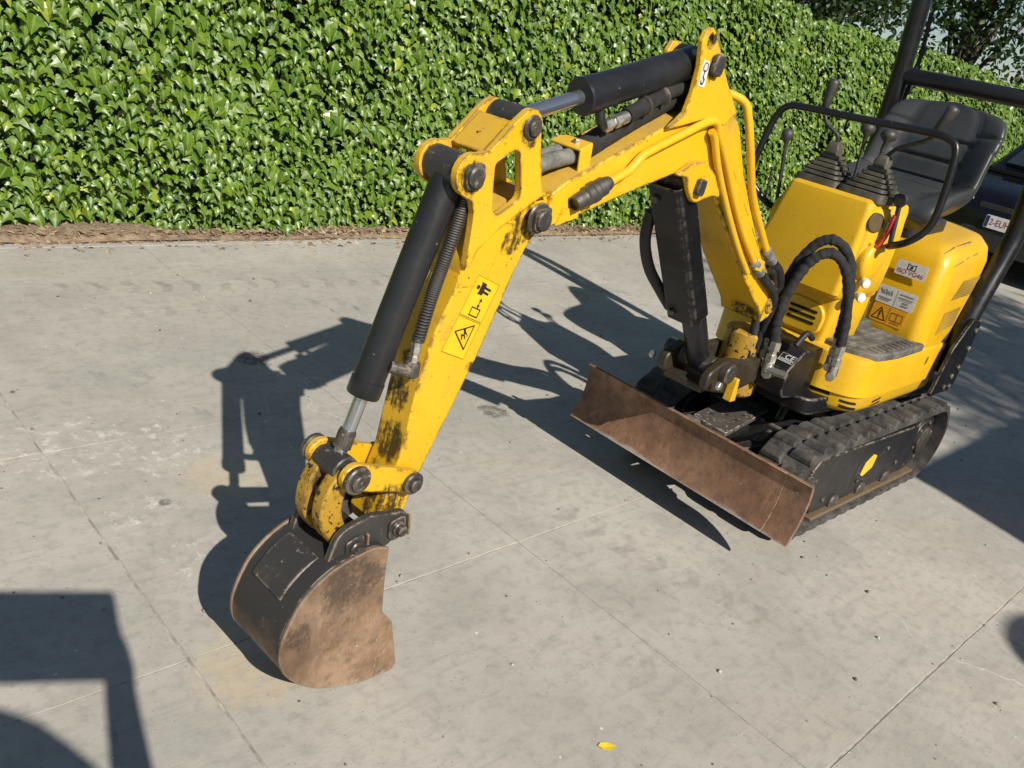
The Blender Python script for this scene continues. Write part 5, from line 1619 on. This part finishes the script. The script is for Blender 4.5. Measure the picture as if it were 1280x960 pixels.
def ring_boss(parent, u, v, w0, w1, r, name, mt):
    bm = bmesh.new(); add_cyl(bm, bp(u, v, w0), bp(u, v, w1), r, n=24, cham=.003)
    return finish(bm, name, M[mt], parent, smooth=35)
for s in (-1, 1):
    boss(arm, 1.382, 1.127, s * .0602, .025)
    ring_boss(arm, 1.250, 1.222, s * .0605, s * .0665, .024, 'pin_washer', 'pin'); boss(arm, 1.250, 1.222, s * .066, .019, shape='round')
    ring_boss(arm, 1.176, 1.046, s * .0605, s * .067, .033, 'pin_washer', 'dark_metal'); boss(arm, 1.176, 1.046, s * .067, .026)
    boss(arm, 1.425, .388, s * .0725, .020, shape='round')
# stickers on the near side of the arm
ex = (bp(1.227, .907) - bp(1.298, .928)).normalized()        # across the arm
A0 = bp(1.338, .898, -.0432)
along = (bp(1.298, .928) - bp(1.362, .771)).normalized()
across = -DW.cross(along).normalized()
if across.dot(ex) < 0: across = -across
o1 = bp(1.298, .928, -.0432)
def sticker_frame(parent, name, o, w, h, mt):
    return decal(parent, name, o, across, along, w, h, mt, .003, .0009)
sticker_frame(arm, 'distance_sticker', o1, .074, .088, M['label_yellow'])
o2 = o1 - along * .0895
sticker_frame(arm, 'crush_sticker', o2, .074, .082, M['label_yellow'])
frame_l = lambda w, h: [(.001, -.001, w, -.001, .0008), (.001, -h, w, -h, .0008), (.001, -.001, .001, -h, .0008), (w, -.001, w, -h, .0008)]
# standing figure, double arrow, box: drawn along the sticker's own axes (turned a quarter on the arm)
man = [(.022, -.014, .034, -.014, .004), (.022, -.026, .034, -.026, .004)]
strokes(arm, 'distance_pictogram', o1 , across, along,
    frame_l(.073, .087) + [(.030, -.017, .030, -.029, .0145), (.036, -.0185, .054, -.0195, .0052), (.036, -.0275, .052, -.0285, .0052), (.022, -.0115, .034, -.0115, .0028), (.022, -.0345, .034, -.0345, .0028), (.034, -.0115, .036, -.0135, .0028),
     (.041, -.046, .041, -.058, .0022),
     (.026, -.064, .052, -.064, .0026), (.026, -.081, .052, -.081, .0026), (.026, -.064, .026, -.081, .0026), (.052, -.064, .052, -.081, .0026)], M['print_black'], .0013,
    [circle2((.016, -.023), .0048, 10), [(.041, -.040), (.0365, -.0475), (.0455, -.0475)], [(.041, -.0635), (.0365, -.056), (.0455, -.056)]])
strokes(arm, 'crush_pictogram', o2, across, along,
    frame_l(.073, .081) + [(.012, -.034, .058, -.008, .0032), (.058, -.008, .060, -.062, .0028), (.012, -.034, .060, -.062, .0032),
     (.036, -.022, .042, -.030, .006), (.034, -.036, .042, -.034, .004), (.042, -.034, .048, -.040, .003), (.036, -.036, .040, -.044, .003), (.046, -.028, .052, -.034, .002)], M['print_black'], .0013)

# ------------------------------------------------------------------ bucket linkage
def link_poly(p, q, r0, r1):
    a = math.degrees(math.atan2(q[1] - p[1], q[0] - p[0]))
    return arc(p, r0, a + 90, a + 270, 9) + arc(q, r1, a - 90, a + 90, 9)
for s in (-1, 1):
    bm = bmesh.new(); add_plate(bm, link_poly((1.551, .534), (1.399, .486), .030, .026), lambda a, b, d: bp(a, b, d), s * .048, s * .066)
    lk = finish(bm, 'arm_link', M['yellow_arm'], EX, bevel=.004, smooth=35)
    ring_boss(lk, 1.551, .534, s * .066, s * .080, .030, 'link_boss', 'dark_metal'); boss(lk, 1.551, .534, s * .080, .021, shape='round')
    ring_boss(lk, 1.399, .486, s * .066, s * .078, .025, 'link_boss', 'dark_metal'); boss(lk, 1.399, .486, s * .078, .018, shape='round')
    # curved push link down to the bucket
    P = [(1.551, .534), (1.575, .49), (1.578, .44), (1.56, .40), (1.532, .374)]
    P3 = smooth_path([(a, b, 0) for a, b in P], 6)
    lf, rt = [], []
    for i, p in enumerate(P3):
        t = (P3[min(i+1, len(P3)-1)] - P3[max(i-1, 0)]).normalized(); n_ = Vector((-t.y, t.x))
        wd = .020 + .006 * math.sin(math.pi * i / (len(P3) - 1))
        lf.append((p.x + n_.x * wd, p.y + n_.y * wd)); rt.append((p.x - n_.x * wd, p.y - n_.y * wd))
    bm = bmesh.new(); add_plate(bm, lf + rt[::-1], lambda a, b, d: bp(a, b, d), s * .012, s * .046)
    finish(bm, 'push_link', M['yellow_dirty'], EX, bevel=.005, smooth=35)
bm = bmesh.new(); add_plate(bm, [(1.580, .42), (1.586, .49), (1.576, .49), (1.570, .42)], lambda a, b, d: bp(a, b, d), -.0118, .0118); finish(bm, 'push_link_web', M['yellow_dirty'], EX, bevel=.003)
bm = bmesh.new(); add_cyl(bm, bp(1.551, .534, -.085), bp(1.551, .534, .085), .019, n=18); finish(bm, 'link_pin', M['pin'], EX)

# ------------------------------------------------------------------ bucket
BW0, BW1 = -.100, .090
side = smooth_path([(1.462, .362, 0), (1.509, .373, 0), (1.597, .354, 0), (1.660, .306, 0), (1.692, .240, 0), (1.699, .192, 0), (1.687, .145, 0), (1.646, .094, 0), (1.582, .050, 0), (1.482, .014, 0), (1.396, .004, 0)], 5)
side = [(p.x, p.y) for p in side]
cx_, cy_ = 1.54, .2
inner = []
for i, p in enumerate(side):
    a = Vector(side[max(i-1, 0)]); b = Vector(side[min(i+1, len(side)-1)]); t = (b - a).normalized()
    n_ = Vector((t.y, -t.x))
    inner.append((p[0] - n_.x * -.008 if False else p[0] + n_.x * .008, p[1] + n_.y * .008))
if (Vector(inner[20]) - Vector((cx_, cy_))).length > (Vector(side[20]) - Vector((cx_, cy_))).length:
    inner = [(2 * p[0] - q[0], 2 * p[1] - q[1]) for p, q in zip(side, inner)]
bm = bmesh.new()
loop = side + inner[::-1]
add_rings(bm, [[bp(a, b, w) for a, b in loop] for w in (BW0 + .0095, -.03, .03, BW1 - .0095)])
bucket = finish(bm, 'bucket', M['shell'], EX, bevel=.002, smooth=40)
grow = 1.012
plate = [(cx_ + (a - cx_) * grow, max(.0015, cy_ + (b - cy_) * grow)) for a, b in side] + [(1.382, .004), (1.377, .022), (1.412, .150), (1.424, .166), (1.447, .192), (1.456, .27)]
for w0, w1 in ((BW0, BW0 + .009), (BW1 - .009, BW1)):
    bm = bmesh.new(); add_plate(bm, plate, lambda a, b, d: bp(a, b, d), w0, w1)
    finish(bm, 'side_plate', M['rust_plate'], bucket, bevel=.0025, smooth=35)
bm = bmesh.new()
add_plate(bm, [(1.50, .0175), (1.372, -.0005), (1.366, .002), (1.372, .008), (1.50, .026)], lambda a, b, d: bp(a, b, d), BW0 + .010, BW1 - .010)
finish(bm, 'cutting_edge', M['rust_plate'], bucket, bevel=.001)
earp = arc((1.425, .388), .034, 250, 60, 10)[::-1]
earp = [(1.470, .335)] + [(1.436, .350)] + arc((1.425, .388), .036, 285, 80, 10) + [(1.50, .436)] + arc((1.538, .380), .046, 80, 10, 5) + [(1.592, .352), (1.61, .325), (1.55, .330)]
for w0, w1 in ((-.072, -.056), (.056, .072)):
    bm = bmesh.new(); add_plate(bm, earp, lambda a, b, d: bp(a, b, d), w0, w1)
    e_ = finish(bm, 'bucket_ear', M['bucket_black'], bucket, bevel=.003, smooth=35)
    s = -1 if w0 < 0 else 1
    wo = w0 if s < 0 else w1
    for (u, v) in ((1.425, .388), (1.532, .374)):
        bm = bmesh.new(); add_plate(bm, round_poly([(u - .026, v - .024, .008), (u + .020, v - .026, .008), (u + .026, v + .018, .012), (u - .018, v + .028, .012)], 3), lambda a, b, d: bp(a, b, d), wo, wo + s * .006)
        pk = finish(bm, 'pin_keeper', M['bucket_black'], bucket, bevel=.002)
        ring_boss(bucket, u, v, wo + s * .006, wo + s * .014, .016, 'pin_ring', 'dark_metal')
        bm = bmesh.new(); hexbolt(bm, bp(u, v, wo + s * .0135), DW * s, .0125, .012); finish(bm, 'pin_bolt', M['dark_metal'], bucket, smooth=30)
        bm = bmesh.new(); add_plate(bm, [(u - .034, v - .025), (u - .029, v - .026), (u - .024, v + .024), (u - .029, v + .026)], lambda a, b, d: bp(a, b, d), wo, wo + s * .010)
        finish(bm, 'weld_strip', M['rust_plate'], bucket, bevel=.002)
bm = bmesh.new(); add_cyl(bm, bp(1.425, .388, -.074), bp(1.425, .388, .074), .017, n=18); add_cyl(bm, bp(1.532, .374, -.074), bp(1.532, .374, .074), .017, n=18)
finish(bm, 'pin', M['pin'], bucket)
# wear patch on the shell's back
i0, i1 = 10, 17
bm = bmesh.new()
out = []
for i in range(i0, i1 + 1):
    n_ = (Vector(side[i]) - Vector(inner[i])).normalized()
    out.append(((side[i][0] + n_.x * .004, side[i][1] + n_.y * .004), (side[i][0] - n_.x * .002, side[i][1] - n_.y * .002)))
add_rings(bm, [[bp(*a, w) for a, b in out] + [bp(*b, w) for a, b in out[::-1]] for w in (-.050, .055)])
finish(bm, 'wear_patch', M['bucket_black'], bucket, bevel=.003, smooth=40)

# ------------------------------------------------------------------ small things on the concrete
bm = bmesh.new()
P = [(-.021, 0), (-.012, .009), (.004, .011), (.022, 0), (.004, -.010), (-.012, -.008)]
vv = [bm.verts.new((1.3455 + a * .8 + b * .5, .707 + b - a * .6, .003 + .006 * abs(b) * 60 * .01 + .003 * (a > .01))) for a, b in P]
cv = bm.verts.new((1.3455, .707, .0015))
for i in range(6): bm.faces.new((cv, vv[i], vv[(i+1) % 6]))
leafm = flat('fallen_leaf_yellow', (.66, .50, .03), .6)
tag(finish(bm, 'fallen_leaf', leafm, smooth=0), 'single small yellow leaf lying on the bare concrete in front', 'leaf')
# loose grit: pebbles and crumbs
PV = []; PF = []
base = bmesh.new(); bmesh.ops.create_icosphere(base, subdivisions=1, radius=.5)
base.verts.ensure_lookup_table()
PV = [tuple(v.co + Vector((random.uniform(-.1, .1), random.uniform(-.1, .1), random.uniform(-.1, .1)))) for v in base.verts]
PF = [tuple(v.index for v in f.verts) for f in base.faces]; base.free()
k = 720
x = rng.uniform(.3, 6.5, k); y = rng.uniform(.1, 4.15, k)
s = rng.gamma(2.4, .0021, k).clip(.002, .011)
a1 = rng.uniform(0, 6.28, k)
up = np.tile(np.array([[0, 0, 1.]]), (k, 1)); dn = np.stack([np.cos(a1), np.sin(a1), 0*a1], 1)
mt_ = rot_mats(up, dn, np.stack([s, s * rng.uniform(.8, 1.8, k)], 1), np.stack([x, y, s * .22], 1))
M['grit'] = mat_leaf('grit', (.10, .08, .06), (.36, .33, .29), (.48, .46, .41), None, 0, .85)
o = leaf_field('grit', PV, PF, [0]*len(PV), mt_, rng.random(k), M['grit'])
tag(o, 'loose grit and crumbs scattered over the concrete', 'grit', kind='stuff')

# ------------------------------------------------------------------ out of view on the photographer's side: unseen shadow casters; the block and the dish are made up
M['shadow_block_wall'] = flat('shadow_block_rendered_wall', (.55, .52, .47), .85, 0, .1, 4, .3)
M['roof'] = flat('shadow_block_roof_felt', (.06, .06, .065), .9)
def build_shadow_block():  # block added out of view to throw the straight-edged shade at right
    root = tag(empty('shadow_block', (5.5, -4.6, 0)), 'flat-roofed building on the photographer\'s side, outside the picture', 'shadow_block')
    bm = bmesh.new(); add_box(bm, (2.81, -6.6, 0), (11.0, -2.5, 2.74)); finish(bm, 'wall', M['shadow_block_wall'], root, bevel=.01)  # body of the added shadow block
    bm = bmesh.new(); add_box(bm, (2.80, -6.62, 2.74), (11.02, -2.49, 2.82)); finish(bm, 'roof', M['roof'], root, bevel=.01)  # top of the added shadow block
    bm = bmesh.new(); add_box(bm, (4.2, -2.51, 0), (5.15, -2.46, 2.05)); d_ = finish(bm, 'shadow_block_door', M['car_paint'], root, bevel=.004)
    bm = bmesh.new(); add_tube(bm, [(5.05, -2.46, 1.0), (5.05, -2.42, 1.0), (4.95, -2.42, 1.0)], .01, 8); finish(bm, 'handle', M['alloy'], d_)
    bm = bmesh.new(); add_box(bm, (6.4, -2.51, .95), (8.0, -2.47, 2.05)); w_ = finish(bm, 'window', M['glass'], root, bevel=.004)
    bm = bmesh.new(); add_box(bm, (6.35, -2.52, .90), (8.05, -2.40, .95)); finish(bm, 'shadow_block_sill', M['shadow_block_wall'], w_, bevel=.004)
build_shadow_block()
def build_shadow_dish():  # dish invented out of view to throw the rounded shadow tip at right
    c0 = Vector((2.20, -2.58, 2.2))
    root = tag(empty('shadow_dish', c0), 'made-up round dish on a mast, added outside the picture to cast a shadow tip', 'shadow caster')
    bm = bmesh.new(); lathe(bm, c0, (0.1, 1, .35), [(-.04, .03), (-.035, .08), (-.015, .15), (.012, .20), (.016, .20), (-.012, .15), (-.030, .08), (-.032, .001)], 26); finish(bm, 'shadow_dish_reflector', M['label_white'], root)
    bm = bmesh.new(); add_tube(bm, [c0 + Vector((0, -.05, 0)), c0 + Vector((0, -.09, -.3)), (2.20, -2.68, 0)], .025, 8); finish(bm, 'shadow_dish_mast', M['alloy'], root)
build_shadow_dish()
tree('long_leaved_tree', 'long-leaved tree behind the flat-roofed block, outside the picture, dappling the concrete', (4.4, -7.9, 0), 8, (.0, 1.0, 6.6, 2.3, 1.7, 1.6), 150, 34, .075, 21, 'palm_leaf', .34)

def build_person():
    fw = Vector((FWD.x, FWD.y, 0)).normalized(); rt = Vector((RIGHT.x, RIGHT.y, 0)).normalized()
    tc = CAM + RIGHT * .136 + UP * -.063
    base = Vector((tc.x, tc.y, 0)) - fw * .41 - rt * .02
    base.z = 0
    root = tag(empty('person', base), 'person standing behind the camera holding a tablet, only the shadow in view', 'person')
    def P(r, f, z): return base + rt * r + fw * f + Vector((0, 0, z * 1.03))
    hr = CAM + RIGHT * .278 + UP * -.085 - FWD * .02; hl = CAM + RIGHT * -.012 + UP * -.07 - FWD * .02
    J = {'pel': (P(0, 0, .95), .15), 'wst': (P(0, .01, 1.10), .135), 'cst': (P(0, 0, 1.30), .15), 'nck': (P(0, 0, 1.45), .065), 'jaw': (P(0, .03, 1.55), .075), 'head': (P(0, .02, 1.64), .10), 'crn': (P(0, .0, 1.72), .07),
         'sr': (P(.19, 0, 1.40), .068), 'er': (P(.25, .20, 1.10), .046), 'wr': (hr - Vector((0, 0, .075)) - fw * .035, .031), 'hr': (hr, .030),
         'sl': (P(-.19, 0, 1.40), .068), 'el': (P(-.24, .20, 1.12), .046), 'wl': (hl - Vector((0, 0, .075)) - fw * .035, .031), 'hl': (hl, .030),
         'pr': (P(.10, 0, .88), .10), 'kr': (P(.11, .02, .50), .062), 'ar': (P(.12, -.02, .09), .045), 'tr': (P(.13, .14, .035), .036),
         'pl': (P(-.10, 0, .88), .10), 'kl': (P(-.11, .02, .50), .062), 'al': (P(-.12, -.02, .09), .045), 'tl': (P(-.13, .14, .035), .036)}
    E_ = ['pel-wst', 'wst-cst', 'cst-nck', 'nck-jaw', 'jaw-head', 'head-crn', 'cst-sr', 'sr-er', 'er-wr', 'wr-hr', 'cst-sl', 'sl-el', 'el-wl', 'wl-hl', 'pel-pr', 'pr-kr', 'kr-ar', 'ar-tr', 'pel-pl', 'pl-kl', 'kl-al', 'al-tl']
    names = list(J)
    vs_ = [J[n_][0] - base for n_ in names]; rad = [J[n_][1] for n_ in names]
    ed = [tuple(names.index(q) for q in e.split('-')) for e in E_]
    for hn, sg in (('hr', 1), ('hl', -1)):                     # fingers spread on the tablet's back, thumb on its front
        h0 = names.index(hn)
        for kf in range(5):
            b0 = vs_[h0]
            if kf < 4: tip = b0 + UP * (.045 + .012 * kf - .004 * kf * kf) * .9 - RIGHT * sg * (.02 + .012 * kf) * .9 + FWD * .012
            else: tip = b0 + UP * .045 - RIGHT * sg * .015 - FWD * .025
            i0 = len(vs_); vs_ += [b0.lerp(tip, .55) + UP * .006, tip]; rad += [.009, .008]; ed += [(h0, i0), (i0, i0 + 1)]
    me = bpy.data.meshes.new('body'); me.from_pydata([tuple(v) for v in vs_], ed, [])
    o = bpy.data.objects.new('body', me); C.objects.link(o); o.parent = root
    o.modifiers.new('skin', 'SKIN')
    for i, r_ in enumerate(rad):
        me.skin_vertices[0].data[i].radius = (r_, r_)
    me.skin_vertices[0].data[0].use_root = True
    s_ = o.modifiers.new('sub', 'SUBSURF'); s_.levels = 2; s_.render_levels = 2
    me.materials.append(flat('dark_clothing', (.03, .032, .04), .9))
    bm = bmesh.new()
    add_plate(bm, round_poly([(-.006, -.157, .012), (.272, -.157, .012), (.272, .030, .012), (-.006, .030, .012)], 4), lambda a, b, d: CAM + RIGHT * a + UP * b - FWD * (.006 + d), 0, .008)
    tb = finish(bm, 'tablet', M['dull_black'])
    tag(tb, 'tablet computer held up by the person behind the camera', 'tablet')
build_person()
